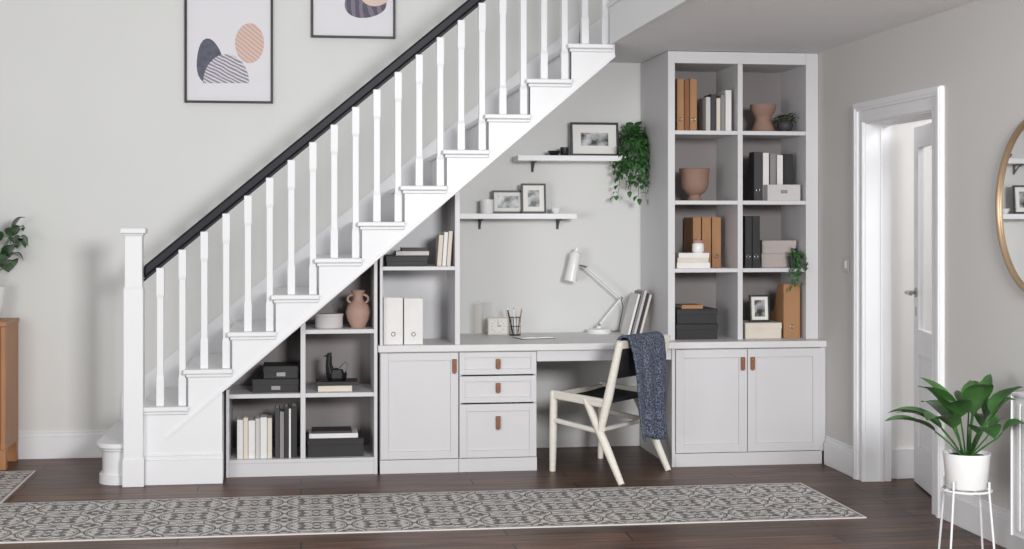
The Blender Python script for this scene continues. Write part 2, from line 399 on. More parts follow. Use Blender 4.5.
for k in range(2, 13):
    for dx in (.085, .205):
        bx_ = xk(k)+dx; zt = zh(bx_)-.048; zq = zk(k)
        mb = MB(so); sq(mb, bx_, HY, [(.0215, zq), (.0215, zq+.15), (.018, zq+.17), (.018, zt-.17), (.0215, zt-.15), (.0215, zt)])
        mb.build('baluster', M['white'], sc_, bevel=.003)

# ------------------------------------------------------------------ fitted furniture
def shaker(mb, x0, x1, z0, z1, y, fw=.045):
    d = .02
    mb.box(x0, x0+fw, y, y+d, z0, z1); mb.box(x1-fw, x1, y, y+d, z0, z1); mb.box(x0+fw, x1-fw, y, y+d, z0, z0+fw); mb.box(x0+fw, x1-fw, y, y+d, z1-fw, z1)
    mb.box(x0+fw, x1-fw, y+.009, y+d, z0+fw, z1-fw)
def pull(cx, zt, y, par, off, h=.075):
    pts = [(cx-.013, zt), (cx+.013, zt), (cx+.013, zt-h+.013)]
    for i in range(1, 6): a = -i*PI/6; pts.append((cx+.013*math.cos(a), zt-h+.013+.013*math.sin(a)))
    pts.append((cx-.013, zt-h+.013))
    o = MB(off).prism(pts, 'y', y-.012, y-.0005).build('handle', M['leather'], par, bevel=.002); o['label'] = 'brown leather pull tab'
    mb = MB(off); mb.lathe([(.004, 0), (.004, .004), (0, .006)], (cx, y-.0115, zt-.014), 12, Matrix.Rotation(PI/2, 4, 'X')); mb.build('handle_stud', M['brass'], par, smooth=True)
cx0, cx1, cx2 = X(380, YC), X(459, YC), X(537, YC)
KH = .078; CT = .70
def zz(py, px): return Z(py, px, YC)
t = thing('base_cabinet', 'low grey single door cupboard beside the three drawers, under the worktop', 'cabinet', ((cx0+cx1)/2, 9.0, 0)); o_ = t.location
mb = MB(o_); mb.box(cx0, cx0+.018, YC+.021, 9.4, 0, CT); mb.box(cx1-.02, cx1-.002, YC+.021, 9.4, 0, CT); mb.box(cx0+.018, cx1-.02, YC+.021, 9.4, KH, KH+.018); mb.box(cx0+.018, cx1-.02, 9.38, 9.4, KH, CT); mb.box(cx0+.018, cx1-.02, YC+.021, 9.38, CT-.018, CT)
mb.build('body', M['cab'], t)
MB(o_).box(cx0, cx1-.002, YC, YC+.02, 0, KH).build('plinth', M['cab'], t, bevel=.002)
mb = MB(o_); shaker(mb, cx0+.003, cx1-.004, KH+.004, CT-.006, YC); d = mb.build('door', M['cab'], t, bevel=.0015)
pull(cx1-.027, zz(359, 452), YC, d, o_, .085)
t = thing('drawer_cabinet', 'grey cabinet with three leather tabbed drawers left of the knee space', 'cabinet', ((cx1+cx2)/2, 9.0, 0)); o_ = t.location
mb = MB(o_); mb.box(cx1, cx1+.018, YC+.021, 9.4, 0, CT); mb.box(cx2-.018, cx2, YC+.021, 9.4, 0, CT); mb.box(cx1+.018, cx2-.018, YC+.021, 9.4, KH, KH+.018); mb.box(cx1+.018, cx2-.018, 9.38, 9.4, KH, CT); mb.box(cx1+.018, cx2-.018, YC+.021, 9.38, CT-.018, CT)
mb.build('body', M['cab'], t)
MB(o_).box(cx1, cx2, YC, YC+.02, 0, KH).build('plinth', M['cab'], t, bevel=.002)
zs = [(zz(374.5, 497), CT-.006), (zz(402.5, 497), zz(376, 497)), (KH+.004, zz(404, 497))]
for i, (a, b_) in enumerate(zs):
    mb = MB(o_); shaker(mb, cx1+.003, cx2-.003, a, b_, YC, .032 if i < 2 else .042); d = mb.build('drawer', M['cab'], t, bevel=.0015)
    pull((cx1+cx2)/2, b_-.04 if i < 2 else b_-.07, YC, d, o_, .06 if i < 2 else .08)
rx0 = X(672, YC); rx1 = XR-.003
t = thing('base_cabinet', 'grey double door cupboard below the tall bookcase', 'cabinet', ((rx0+rx1)/2, 9.0, 0)); o_ = t.location
mb = MB(o_); mb.box(rx0, rx0+.02, YC+.003, 9.4, 0, CT); mb.box(rx1-.03, rx1, YC+.003, 9.4, KH, CT); mb.box(rx0+.02, rx1-.03, YC+.021, 9.4, KH, KH+.018); mb.box(rx0+.02, rx1-.03, 9.38, 9.4, KH, CT); mb.box(rx0+.02, rx1-.03, YC+.021, 9.38, CT-.018, CT)
mb.build('body', M['cab'], t)
MB(o_).box(rx0+.02, rx1-.022, YC, YC+.02, 0, KH).build('plinth', M['cab'], t, bevel=.002)
dm = X(747.5, YC)
for (a, b_, hx) in ((X(676, YC), dm-.002, dm-.03), (dm+.002, X(821, YC), dm+.03)):
    mb = MB(o_); shaker(mb, a, b_, KH+.004, CT-.006, YC, .05); d = mb.build('door', M['cab'], t, bevel=.0015)
    pull(hx, zz(357, 745), YC, d, o_, .08)
WX0 = X(378, YC)
t = thing('worktop', 'long light grey worktop running over the low cupboards and desk space', 'worktop', ((WX0+XR)/2, 9.0, CT)); o_ = t.location
MB(o_).box(WX0, XR-.002, YC-.018, YW-.002, CT+.0005, ZT).build('top', M['worktop'], t, bevel=.004)
MB(o_).box(cx2+.001, rx0-.001, YC+.01, YC+.03, CT-.065, CT+.0005).build('apron', M['cab'], t, bevel=.002)
bx0 = X(668, YB); bx1 = XR-.002; bl = X(675, YB); bd0, bd1 = X(738, YB), X(743, YB); br_ = X(806, YB)
t = thing('bookcase', 'tall grey open bookcase with two columns standing on the worktop', 'bookcase', ((bx0+bx1)/2, 9.0, ZT)); o_ = t.location
BT = ZC-.004; BBK = 9.18
zsh = [ZT, Z(268.5, 706, YB), Z(200.5, 706, YB), Z(130.5, 706, YB)]
ztop = Z(64, 745, YB)
MB(o_).box(bx0, bl, YB, YW-.002, ZT, BT).build('side_panel', M['cab'], t, bevel=.002)
MB(o_).box(br_, bx1, YB, BBK+.02, ZT, BT).build('side_panel', M['cab'], t, bevel=.002)
MB(o_).box(bd0, bd1, YB+.004, BBK, ZT, ztop).build('divider', M['cab'], t, bevel=.002)
MB(o_).box(bl, br_, YB+.001, BBK, ztop, BT).build('top_rail', M['cab'], t, bevel=.002)
MB(o_).box(bl, br_, BBK, BBK+.018, ZT, BT).build('back_panel', M['cabin'], t)
for z in zsh[1:]:
    for a, b_ in ((bl, bd0), (bd1, br_)):
        MB(o_).box(a, b_, YB+.006, BBK, z-.024, z).build('shelf', M['cab'], t, bevel=.0015)
ux0 = X(226, YC); ux1 = WX0-.003; ud0, ud1 = X(300.5, YC), X(305.5, YC); ur = X(374, YC); UB = 9.05
def zs_(x): return zb(x)-.004
UT = .012
t = thing('under_stair_bookcase', 'grey stepped open bookcase fitted under the lowest stairs', 'bookcase', ((ux0+ux1)/2, 8.8, 0)); o_ = t.location
uk = Z(459, 300, YC); us1 = Z(393.5, 300, YC); us2 = Z(329.5, 340, YC)
MB(o_).box(ux0, ux0+.018, YC, UB, 0, zs_(ux0)-UT).build('side_panel', M['cab'], t, bevel=.002)
MB(o_).prism([(ur, 0), (ux1, 0), (ux1, zs_(ux1)-UT), (ur, zs_(ur)-UT)], 'y', YC, UB).build('side_panel', M['cab'], t, bevel=.002)
MB(o_).prism([(ud0, uk), (ud1, uk), (ud1, zs_(ud1)-UT), (ud0, zs_(ud0)-UT)], 'y', YC+.003, UB).build('divider', M['cab'], t, bevel=.002)
MB(o_).prism([(ux0, zs_(ux0)-UT), (ux1, zs_(ux1)-UT), (ux1, zs_(ux1)), (ux0, zs_(ux0))], 'y', YC, UB+.018).build('sloped_top', M['cab'], t)
MB(o_).prism([(ux0, 0), (ux1, 0), (ux1, zs_(ux1)-UT), (ux0, zs_(ux0)-UT)], 'y', UB, UB+.018).build('back_panel', M['cabin'], t)
mb = MB(o_); mb.box(ux0+.018, ur, YC+.003, UB, uk-.02, uk); mb.box(ux0+.018, ur, YC+.008, YC+.026, 0, uk-.02); mb.build('plinth', M['cab'], t, bevel=.002)
for a, b_, z in ((ux0+.018, ud0, us1), (ud1, ur, us1), (ud1, ur, us2)):
    MB(o_).box(a, b_, YC+.004, UB, z-.024, z).build('shelf', M['cab'], t, bevel=.0015)
vx0 = X(380, YC); vx1 = X(460, YC); v6 = X(455, YC)
t = thing('shelf_unit', 'grey sloped shelf unit on the worktop tucked under the stairs', 'shelf', ((vx0+vx1)/2, 8.8, ZT)); o_ = t.location
vz = Z(266.5, 420, YC)
MB(o_).prism([(vx0, ZT), (vx0+.016, ZT), (vx0+.016, zs_(vx0+.016)-UT), (vx0, zs_(vx0)-UT)], 'y', YC, UB).build('side_panel', M['cab'], t, bevel=.0015)
MB(o_).prism([(v6, ZT), (vx1, ZT), (vx1, zs_(vx1)-UT), (v6, zs_(v6)-UT)], 'y', YC, UB).build('side_panel', M['cab'], t, bevel=.0015)
MB(o_).prism([(vx0, zs_(vx0)-UT), (vx1, zs_(vx1)-UT), (vx1, zs_(vx1)), (vx0, zs_(vx0))], 'y', YC, UB+.018).build('sloped_top', M['cab'], t)
MB(o_).prism([(vx0, ZT), (vx1, ZT), (vx1, zs_(vx1)-UT), (vx0, zs_(vx0)-UT)], 'y', UB, UB+.018).build('back_panel', M['cab'], t)
MB(o_).box(vx0+.016, v6, YC+.004, UB, vz-.022, vz).build('shelf', M['cab'], t, bevel=.0015)
def wallshelf(x0, x1, zt, label, brx):
    t = thing('wall_shelf', label, 'shelf', ((x0+x1)/2, YW, zt), 'floating wall shelves'); o_ = t.location
    MB(o_).box(x0, x1, 9.21, YW-.001, zt-.034, zt).build('board', M['white'], t, bevel=.002)
    for x in brx:
        mb = MB(o_); mb.box(x-.008, x+.008, YW-.007, YW-.001, zt-.10, zt-.034); mb.box(x-.008, x+.008, 9.3, YW-.007, zt-.041, zt-.034); mb.tube([(x, 9.31, zt-.04), (x, 9.36, zt-.05), (x, 9.42, zt-.09)], .005, 6)
        mb.build('bracket', M['bracket'], t)
SU = Z(155.5, 585, 9.21); SLo = Z(213.5, 520, 9.21)
wallshelf(X(518, 9.21), bx0-.003, SU, 'upper white wall shelf holding the trailing plant', [X(533, 9.4), X(626, 9.4)])
wallshelf(X(458, 9.21), X(577, 9.21), SLo, 'lower white wall shelf holding two black photo frames', [X(480, 9.4), X(558, 9.4)])

# ------------------------------------------------------------------ generic small things
def book(px0, px1, pyt, pxz, Yf, z, mt, label, group, dep=.16, lean=0, h=None):
    x0, x1 = X(px0, Yf), X(px1, Yf); w = x1-x0-.001
    h = h or pyt*S((px0+px1)/2, Yf)
    t = thing('book', label, 'book', (x0+.0005, Yf, z+.0003+max(0, w*math.sin(lean))), group, (0, lean, 0))
    c = min(.003, w*.2)
    mb = MB(); mb.box(0, w, 0, c, 0, h); mb.box(0, c, c, dep, 0, h); mb.box(w-c, w, c, dep, 0, h); mb.build('cover', mt, t, bevel=.0008)
    MB().box(c+.0002, w-c-.0002, c, dep-.004, .003, h-.003).build('pages', M['paper'], t)
    return t
def flatbook(x0, x1, Yf, z, th, mt, label, group=None, dep=.18, rz=0):
    t = thing('book', label, 'book', ((x0+x1)/2, Yf+dep/2, z+.0003), group, (0, 0, rz)); w = (x1-x0)/2; d = dep/2
    c = .003
    mb = MB(); mb.box(-w, w, -d, -d+c, 0, th); mb.box(-w, w, -d+c, d, 0, c); mb.box(-w, w, -d+c, d, th-c, th); mb.build('cover', mt, t, bevel=.0008)
    MB().box(-w+.003, w-.003, -d+c, d-.003, c+.0002, th-c-.0002).build('pages', M['paper'], t)
    return z+.0003+th
def sbox(x0, x1, Yf, z, h, mt, label, group=None, dep=.24, lidh=.035, holder=False, lidmat=None):
    t = thing('storage_box', label, 'box', ((x0+x1)/2, Yf+dep/2, z+.0003), group); w = (x1-x0)/2; d = dep/2
    MB().box(-w+.003, w-.003, -d+.003, d-.003, 0, h-.004).build('body', mt, t, bevel=.002)
    lid = MB(); lid.box(-w, w, -d, d, h-.004, h); lid.box(-w, w, -d, -d+.0028, h-lidh, h-.004); lid.box(-w, w, d-.0028, d, h-lidh, h-.004); lid.box(-w, -w+.0028, -d, d, h-lidh, h-.004); lid.box(w-.0028, w, -d, d, h-lidh, h-.004)
    lid.build('lid', lidmat or mt, t, bevel=.001)
    if holder:
        mb = MB(); q = -d; mb.box(-.025, .025, q-.001, q+.003, (h-lidh)*.35, (h-lidh)*.35+.022); mb.build('label_holder', M['steel'], t)
    return z+.0003+h
def ringfile(px0, px1, hpx, Yf, z, mt, label, group, dep=.22, cut=True, cat='file', lean=0):
    x0, x1 = X(px0, Yf), X(px1, Yf); w = x1-x0-.001; h = hpx*S(px0, Yf)
    t = thing('magazine_file' if cut else 'ring_binder', label, cat, (x0+.0005, Yf, z+.0003), group, (0, lean, 0))
    mb = MB()
    if cut:
        prof = [(0, 0), (dep, 0), (dep, h*.45), (dep*.75, h*.5), (dep*.45, h), (0, h)]
        mb.prism(prof, 'x', 0, .003); mb.prism(prof, 'x', w-.003, w); mb.box(.003, w-.003, 0, .003, 0, h); mb.box(.003, w-.003, .003, dep, 0, .003); mb.box(.003, w-.003, dep-.003, dep, .003, h*.45)
    else:
        mb.box(0, w, 0, .003, 0, h); mb.box(0, .003, .003, dep, 0, h); mb.box(w-.003, w, .003, dep, 0, h)
    mb.build('body', mt, t, bevel=.0008)
    if not cut: MB().box(.004, w-.004, .02, dep-.01, .004, h-.01).build('paper_block', M['paper'], t)
    rr = min(.011, w*.35)
    ring = MB(); pts = [(w/2+rr*math.cos(a*PI/8), -.001, h*.22+rr*math.sin(a*PI/8)) for a in range(16)]
    ring.tube(pts, rr*.22, 6, True); ring.build('finger_ring', M['steel'], t, smooth=True)
    return t
def frame(px0, px1, pyt, pyb, Yf, z, label, bar_=.014, matw=.03, photo='photo', tilt=6, group=None, rz=0):
    s_ = S((px0+px1)/2, Yf); w = (px1-px0)*s_/2; h = (pyb-pyt)*s_; cx = X((px0+px1)/2, Yf)
    a = math.radians(tilt)
    t = thing('photo_frame', label, 'picture frame', (cx, Yf, z+.0004), group, (-a, 0, rz)); d = .016
    mb = MB(); mb.box(-w, -w+bar_, -d, 0, 0, h); mb.box(w-bar_, w, -d, 0, 0, h); mb.box(-w+bar_, w-bar_, -d, 0, 0, bar_); mb.box(-w+bar_, w-bar_, -d, 0, h-bar_, h)
    mb.build('frame', M['blackf'], t, bevel=.001)
    MB().box(-w+bar_, w-bar_, -d+.005, -.002, bar_, h-bar_).build('mat_board', M['paper'], t)
    MB().box(-w+bar_+matw, w-bar_-matw, -d+.0042, -d+.005, bar_+matw, h-bar_-matw).build('photo', M[photo], t)
    zt = h*.6
    mb = MB(); q = Vector((0, .001, zt)); foot = Matrix.Rotation(a, 3, 'X') @ Vector((0, .05, .003))
    mb.bar(q, foot, .025, .003, up=(0, 1, 0)); mb.build('easel_strut', M['blackf'], t)
    return t
def lathe_thing(name, label, cat, px, Yc, z, prof, mt, group=None, seg=32):
    o = MB().lathe(prof, (0, 0, 0), seg).build(name, mt, None, smooth=True, loc=(X(px, Yc), Yc, z+.0003))
    return tag(o, label, cat, group)
def leaf(mb, base, az, el, L, W, droop, pet=0, n=7, fold=.22, pr=.0025, tipw=.8):
    p = Vector(base); hd = Vector((math.cos(az), math.sin(az), 0)); sd = Vector((-math.sin(az), math.cos(az), 0)); e = el
    if pet > 0:
        pts = [p.copy()]
        for i in range(4):
            p = p+(hd*math.cos(e)+Vector((0, 0, 1))*math.sin(e))*pet/4; e -= droop*.25/4; pts.append(p.copy())
        mb.tube(pts, pr, 5)
    rows = []
    for i in range(n+1):
        q = i/n; w = W/2*max(0, math.sin(PI*q**tipw))**.85 if 0 < i < n else .0006
        up = Vector((0, 0, 1))*math.cos(e)-hd*math.sin(e)
        rows.append([mb.bm.verts.new(p-sd*w+up*fold*w), mb.bm.verts.new(p-sd*w*.5+up*fold*w*.35), mb.bm.verts.new(p), mb.bm.verts.new(p+sd*w*.5+up*fold*w*.35), mb.bm.verts.new(p+sd*w+up*fold*w)])
        p = p+(hd*math.cos(e)+Vector((0, 0, 1))*math.sin(e))*L/n; e -= droop/n
    for A, B in zip(rows, rows[1:]):
        for k in range(4): mb.bm.faces.new([A[k], A[k+1], B[k+1], B[k]])
def pot(t, prof, mt, soilr, soilz, name='pot'):
    o = MB().lathe(prof, (0, 0, 0), 40).build(name, mt, t, smooth=True)
    MB().lathe([(0, soilz-.01), (soilr, soilz-.01), (soilr, soilz), (0, soilz+.004)], (0, 0, 0), 24).build('soil', M['soil'], t, smooth=True)
    return o

# ------------------------------------------------------------------ under-stair bookcase contents
YU = 8.62
z0 = uk
cw = [(237, 243, 39, 'wbook', 'white'), (243.3, 248, 41, 'cream', 'cream'), (248.3, 255, 38, 'wbook', 'white'), (255.3, 260, 40, 'lgrey', 'pale grey'), (260.3, 267, 41, 'wbook', 'white'), (267.3, 272, 40, 'cream', 'cream')]
ord_ = ['first', 'second', 'third', 'fourth', 'fifth', 'sixth']
for i, (a, b_, hp, mt, cn) in enumerate(cw):
    book(a, b_, hp, 0, YU, z0, M[mt], '%s upright book, %s from the left in the lowest left compartment under the stairs' % (cn, ord_[i]), 'pale books under the stairs')
dk = [(275, 279.5, 50, 'charcoal', 'charcoal'), (279.8, 284, 46, 'grey', 'mid grey'), (284.3, 288.5, 51, 'black', 'black'), (288.8, 291, 49, 'wbook', 'slim white'), (291.3, 297, 52, 'black', 'thick black')]
for i, (a, b_, hp, mt, cn) in enumerate(dk):
    book(a, b_, hp, 0, YU, z0, M[mt], '%s tall upright book, %s of the five right of the pale books' % (cn, ord_[i]), 'tall dark books under the stairs')
zt = sbox(X(307, YU), X(364, YU), YU, z0, .105, M['black'], 'large black lidded box in the lowest right compartment under the stairs', dep=.3)
zt = flatbook(X(309, YU+.02), X(358, YU+.02), YU+.02, zt, .026, M['wbook'], 'white flat book lying on the large black box', dep=.22)
flatbook(X(312, YU+.03), X(352, YU+.03), YU+.03, zt, .012, M['charcoal'], 'thin dark book on top of the white flat book', dep=.2)
zt = sbox(X(252, YU+.02), X(299.5, YU+.02), YU+.02, us1, .078, M['black'], 'lower black lidded box in the triangular compartment', 'two stacked black boxes under the stairs', dep=.28, holder=True)
sbox(X(263, YU+.03), X(299, YU+.03), YU+.03, zt, .072, M['black'], 'upper smaller black lidded box in the triangular compartment', 'two stacked black boxes under the stairs', dep=.26, holder=True)
zt = flatbook(X(318, YU+.02), X(352, YU+.02), YU+.02, us1, .034, M['cream'], 'thick cream book lying under the black bird ornament', dep=.2)
zt = flatbook(X(316, YU+.01), X(358, YU+.01), YU+.01, zt, .022, M['black'], 'black book lying between cream book and bird ornament', dep=.2)
ox, oy = X(335, YU+.1), YU+.1
mb = MB()
mb.lathe([(0, 0), (.05, 0), (.058, .014), (.06, .04), (.046, .064), (0, .072)], (.01, 0, 0), 6, sy=.65)
mb.tube([(-.024, 0, .04), (-.036, 0, .09), (-.034, 0, .14), (-.03, 0, .158)], [.032, .022, .018, .015], 6)
mb.bar((-.018, 0, .148), (-.066, 0, .14), .028, .032, w2=.004, h2=.004)
mb.bar((.032, 0, .045), (.066, 0, .10), .036, .05, w2=.01, h2=.024)
tag(mb.build('bird_ornament', M['blackf'], None, smooth=False, bevel=.003, loc=(ox, oy, zt+.0005)), 'small angular black bird ornament on two flat books under the stairs', 'ornament')
t = thing('oval_box', 'small off white oval box beside the two handled vase', 'box', (X(329, YU+.08), YU+.08, us2+.0003))
MB().lathe([(0, 0), (.075, 0), (.08, .01), (.08, .07), (.074, .07), (.072, .012), (0, .012)], (0, 0, 0), 36, sy=.7).build('body', M['lgrey'], t, smooth=True)
MB().lathe([(0, .071), (.083, .071), (.083, .083), (0, .085)], (0, 0, 0), 36, sy=.72).build('lid', M['lgrey'], t, smooth=True)
t = thing('vase', 'terracotta vase with two ear handles on the highest understair shelf', 'vase', (X(358, YU+.1), YU+.1, us2+.0003))
V9 = .95
MB().lathe([(r_*V9, z_*V9) for r_, z_ in [(0, 0), (.042, 0), (.046, .008), (.066, .05), (.076, .095), (.066, .135), (.038, .16), (.03, .175), (.029, .195), (.046, .228), (.041, .228), (.025, .197), (.024, .17), (0, .15)]], (0, 0, 0), 40).build('body', M['terra'], t, smooth=True)
for s_ in (-1, 1):
    pts = [(s_*(.03+.034*math.sin(a))*V9, 0, (.165+.026*math.cos(a)*-1+.01)*V9) for a in [PI*k/8 for k in range(9)]]
    MB().tube(pts, .0075, 10).build('handle', M['terra'], t, smooth=True)

# ------------------------------------------------------------------ shelf unit contents
zt = sbox(X(386, YU), X(428, YU), YU, vz, .062, M['black'], 'black lidded box on the sloped shelf unit', dep=.26)
zt = flatbook(X(396, YU+.02), X(429, YU+.02), YU+.02, zt, .024, M['lgrey'], 'pale grey book lying on the black box of the sloped shelf', dep=.2)
flatbook(X(402, YU+.02), X(428, YU+.02), YU+.02, zt, .018, M['charcoal'], 'charcoal book on top of the pile in the sloped shelf', dep=.2)
for i, (a, b_, hp, mt, cn) in enumerate([(437, 441.5, 31, 'cream', 'cream'), (442, 446, 34, 'wbook', 'white'), (446.5, 450.5, 35, 'cream', 'taller cream')]):
    book(a, b_, hp, 0, YU, vz, M[mt], '%s leaning book, %s of three on the sloped shelf unit' % (cn, ord_[i]), 'leaning books in the sloped shelf', lean=math.radians(4))
ringfile(383.5, 403, 47, YU, ZT, M['wbook'], 'white magazine file on worktop, left one of the pair', 'white magazine files on the worktop')
ringfile(404, 423, 46, YU, ZT, M['wbook'], 'white magazine file on worktop, right one of the pair', 'white magazine files on the worktop')

# ------------------------------------------------------------------ tall bookcase contents
YT = 8.75
z4, z3, z2, z1 = zsh
ringfile(677, 684, 52, YT, z1, M['tan'], 'tan magazine file at the left end of the top bookcase shelf', 'tan files on the top shelf')
book(684.5, 689.5, 51, 0, YT, z1, M['dtan'], 'dark brown upright book between the two tan files on top shelf', None, dep=.2)
ringfile(690, 697, 52, YT, z1, M['tan'], 'tan magazine file right of the dark book on top shelf', 'tan files on the top shelf')
for i, (a, b_, hp, mt, cn) in enumerate([(706, 710.5, 34, 'lgrey', 'pale grey'), (711, 716, 37, 'charcoal', 'charcoal'), (716.5, 720.5, 33, 'cream', 'cream'), (721, 725, 36, 'grey', 'mid grey'), (725.5, 731.5, 41, 'wbook', 'tall white')]):
    book(a, b_, hp, 0, YT, z1, M[mt], '%s upright book, %s of five on the top bookcase shelf' % (cn, ord_[i]), 'mixed books on the top shelf')
lathe_thing('vase', 'dusky clay hourglass vase on the top right bookcase shelf', 'vase', 763, 8.86, z1, [(0, 0), (.066, 0), (.072, .01), (.06, .045), (.046, .078), (.056, .105), (.074, .13), (.08, .152), (.08, .172), (.072, .172), (.068, .15), (.036, .09), (0, .08)], M['clay'])
p1x = X(785, 8.84)
t = thing('potted_plant', 'tiny green plant in a dark round pot beside hourglass vase', 'plant', (p1x, 8.84, z1+.0003))
pot(t, [(0, 0), (.028, 0), (.046, .02), (.05, .045), (.044, .068), (.038, .073), (.035, .068), (0, .056)], M['charcoal'], .034, .067)
mb = MB()
for i in range(70):
    az = random.uniform(0, 2*PI); leaf(mb, (0, 0, .063), az, random.uniform(.0, 1.4), random.uniform(.03, .045), .026, 1.4, random.uniform(.01, .06), n=4, pr=.001)
for v in mb.bm.verts: v.co.x = min(v.co.x, br_-p1x-.004); v.co.z = max(v.co.z, .004)
mb.build('foliage', M['leafdry'], t, smooth=True, normals=False)
lathe_thing('vase', 'rounded brown clay cup vase on small foot, second bookcase shelf', 'vase', 694.5, 8.88, z2, [(0, 0), (.044, 0), (.046, .01), (.036, .024), (.036, .034), (.06, .05), (.08, .075), (.088, .105), (.088, .15), (.092, .185), (.097, .195), (.093, .199), (.082, .185), (.08, .11), (0, .06)], M['clay'])
t = thing('open_box', 'pale open top box in front of the folders on second shelf', 'box', (X(784, 8.74), 8.78, z2+.0003))
w_ = 34*S(784, 8.74)/2; mb = MB(); mb.box(-w_, w_, -.04, .04, 0, .003); mb.box(-w_, w_, -.04, -.037, .003, .098); mb.box(-w_, w_, .037, .04, .003, .098); mb.box(-w_, -w_+.003, -.037, .037, .003, .098); mb.box(w_-.003, w_, -.037, .037, .003, .098); mb.build('body', M['lgrey'], t, bevel=.001)
mb = MB(); mb.box(-.02, .02, -.043, -.0402, .045, .065); mb.build('label_holder', M['steel'], t)
YF = 8.83
for (a, b_, hp, mt, label) in ((754, 762, 49, 'charcoal', 'charcoal magazine file at the left of the second shelf folders'), (763, 769, 48, 'wbook', 'white folder second from left behind the pale box'), (770, 776, 47, 'grey', 'grey magazine file in the middle behind the pale box'), (777, 783, 46, 'wbook', 'white folder beside the black file behind pale box'), (784, 793, 47, 'black', 'black magazine file at the right behind the pale box')):
    ringfile(a, b_, hp, YF, z2, M[mt], label, 'files on the second shelf', dep=.22)
x0_, x1_ = X(677, 8.73), X(710, 8.73)
zt = flatbook(x0_, x1_, 8.73, z3, .034, M['wbook'], 'white lowest book in the stack under the small jar', 'white book stack', dep=.17)
zt = flatbook(x0_+.004, x1_-.008, 8.733, zt, .028, M['cream'], 'cream middle book in the stack under the small jar', 'white book stack', dep=.165)
zt = flatbook(x0_+.012, x1_-.004, 8.735, zt, .03, M['wbook'], 'white uppermost book in the stack under the small jar', 'white book stack', dep=.16)
t = thing('jar', 'small white lidded jar on the white book stack', 'jar', (X(698, 8.8), 8.8, zt+.0003))
MB().lathe([(0, 0), (.03, 0), (.036, .01), (.036, .05), (.03, .058), (0, .058)], (0, 0, 0), 28).build('body', M['ceramic'], t, smooth=True)
MB().lathe([(0, .058), (.031, .058), (.031, .075), (.012, .08), (.012, .09), (0, .092)], (0, 0, 0), 28).build('lid', M['terra'], t, smooth=True)
for i, (a, b_, hp) in enumerate([(693, 701, 50), (702, 711, 50), (712, 721, 50)]):
    ringfile(a, b_, hp, 8.915, z3, M['tan'], ['tan binder directly behind the small white jar', 'tan binder in the middle of the third shelf trio', 'tan binder at the right of the third shelf trio'][i], 'tan binders on the third shelf', dep=.22, cut=False, cat='binder')
for i, (a, b_) in enumerate([(745, 752), (752.5, 760)]):
    ringfile(a, b_, 52, YT, z3, M['black'], ['black binder against the bookcase divider', 'black binder beside the blush boxes'][i], 'black binders on the third shelf', dep=.26, cut=False, cat='binder')
zt = sbox(X(761.5, 8.82), X(797, 8.82), 8.82, z3, .086, M['blush'], 'lower blush grey lidded box on the third shelf', 'blush boxes', dep=.26)
sbox(X(762, 8.82), X(796.5, 8.82), 8.82, zt, .08, M['blush'], 'upper blush grey lidded box on the third shelf', 'blush boxes', dep=.26)
t = thing('trailing_plant', 'small trailing plant in dark pot hanging over third shelf edge', 'plant', (X(795, 8.745), 8.757, z3+.0003))
pot(t, [(0, 0), (.03, 0), (.042, .06), (.046, .07), (.042, .07), (.036, .06), (0, .055)], M['charcoal'], .037, .062)
mb = MB()
def strand(mb, az, out, down, base, n, lw, sd=1):
    p = Vector(base); pts = [p.copy()]; hd = Vector((math.cos(az), math.sin(az), 0))
    for i in range(1, 13):
        q = i/12
        pts.append(Vector(base)+hd*out*min(1, q*2.2)**.7+Vector((math.sin(q*7+az)*.008, 0, .035*math.sin(min(1, q*2)*PI)-down*max(0, q-.2)/.8)))
    mb.tube(pts, .0015, 5)
    for i in range(n):
        q = random.uniform(.12, 1)*12; j = min(int(q), 11); c = pts[j].lerp(pts[j+1], q-j)
        leaf(mb, c, az+random.uniform(-1.6, 1.6), random.uniform(-.9, .7), lw*random.uniform(.8, 1.3), lw*random.uniform(.6, .85), 1.0, lw*.4, n=4, pr=.001, tipw=.65)
for i in range(8):
    az = random.uniform(-PI*.75, -PI*.25); strand(mb, az, random.uniform(.085, .10), random.uniform(.05, .19), (0, 0, .065), 11, .026)
for i in range(18):
    leaf(mb, (0, 0, .065), random.uniform(0, 2*PI), random.uniform(.3, 1.4), .03, .022, 1, random.uniform(.02, .05), n=4, pr=.001)
for v in mb.bm.verts:
    v.co.x = max(-.085, min(v.co.x, br_-.004-X(795, 8.745)))
    if v.co.z < .0: v.co.y = min(v.co.y, YB-8.757-.006)
mb.build('foliage', M['leafm'], t, smooth=True, normals=False)
zt = sbox(X(676, 8.74), X(718, 8.74), 8.74, z4, .094, M['black'], 'lower black lidded box on the worktop inside the bookcase', 'black boxes in the bookcase', dep=.3)
zt = sbox(X(676.5, 8.74), X(717.5, 8.74), 8.74, zt, .09, M['black'], 'upper black lidded box inside the bookcase bottom', 'black boxes in the bookcase', dep=.3)
flatbook(X(682, 8.76), X(703, 8.76), 8.76, zt, .022, M['tan'], 'small tan notebook lying on the stacked black boxes', dep=.18)
zt = sbox(X(745, 8.74), X(782, 8.74), 8.74, z4, .096, M['cream'], 'cream lidded box under the small photo frame', dep=.28)
frame(749, 770, 294, 321, 8.83, zt, 'small black portrait photo frame on the cream box', .012, .02, 'photo2')
ringfile(783.5, 800, 54, YT, z4, M['tan'], 'wide tan magazine file standing beside the cream box', None, dep=.25)

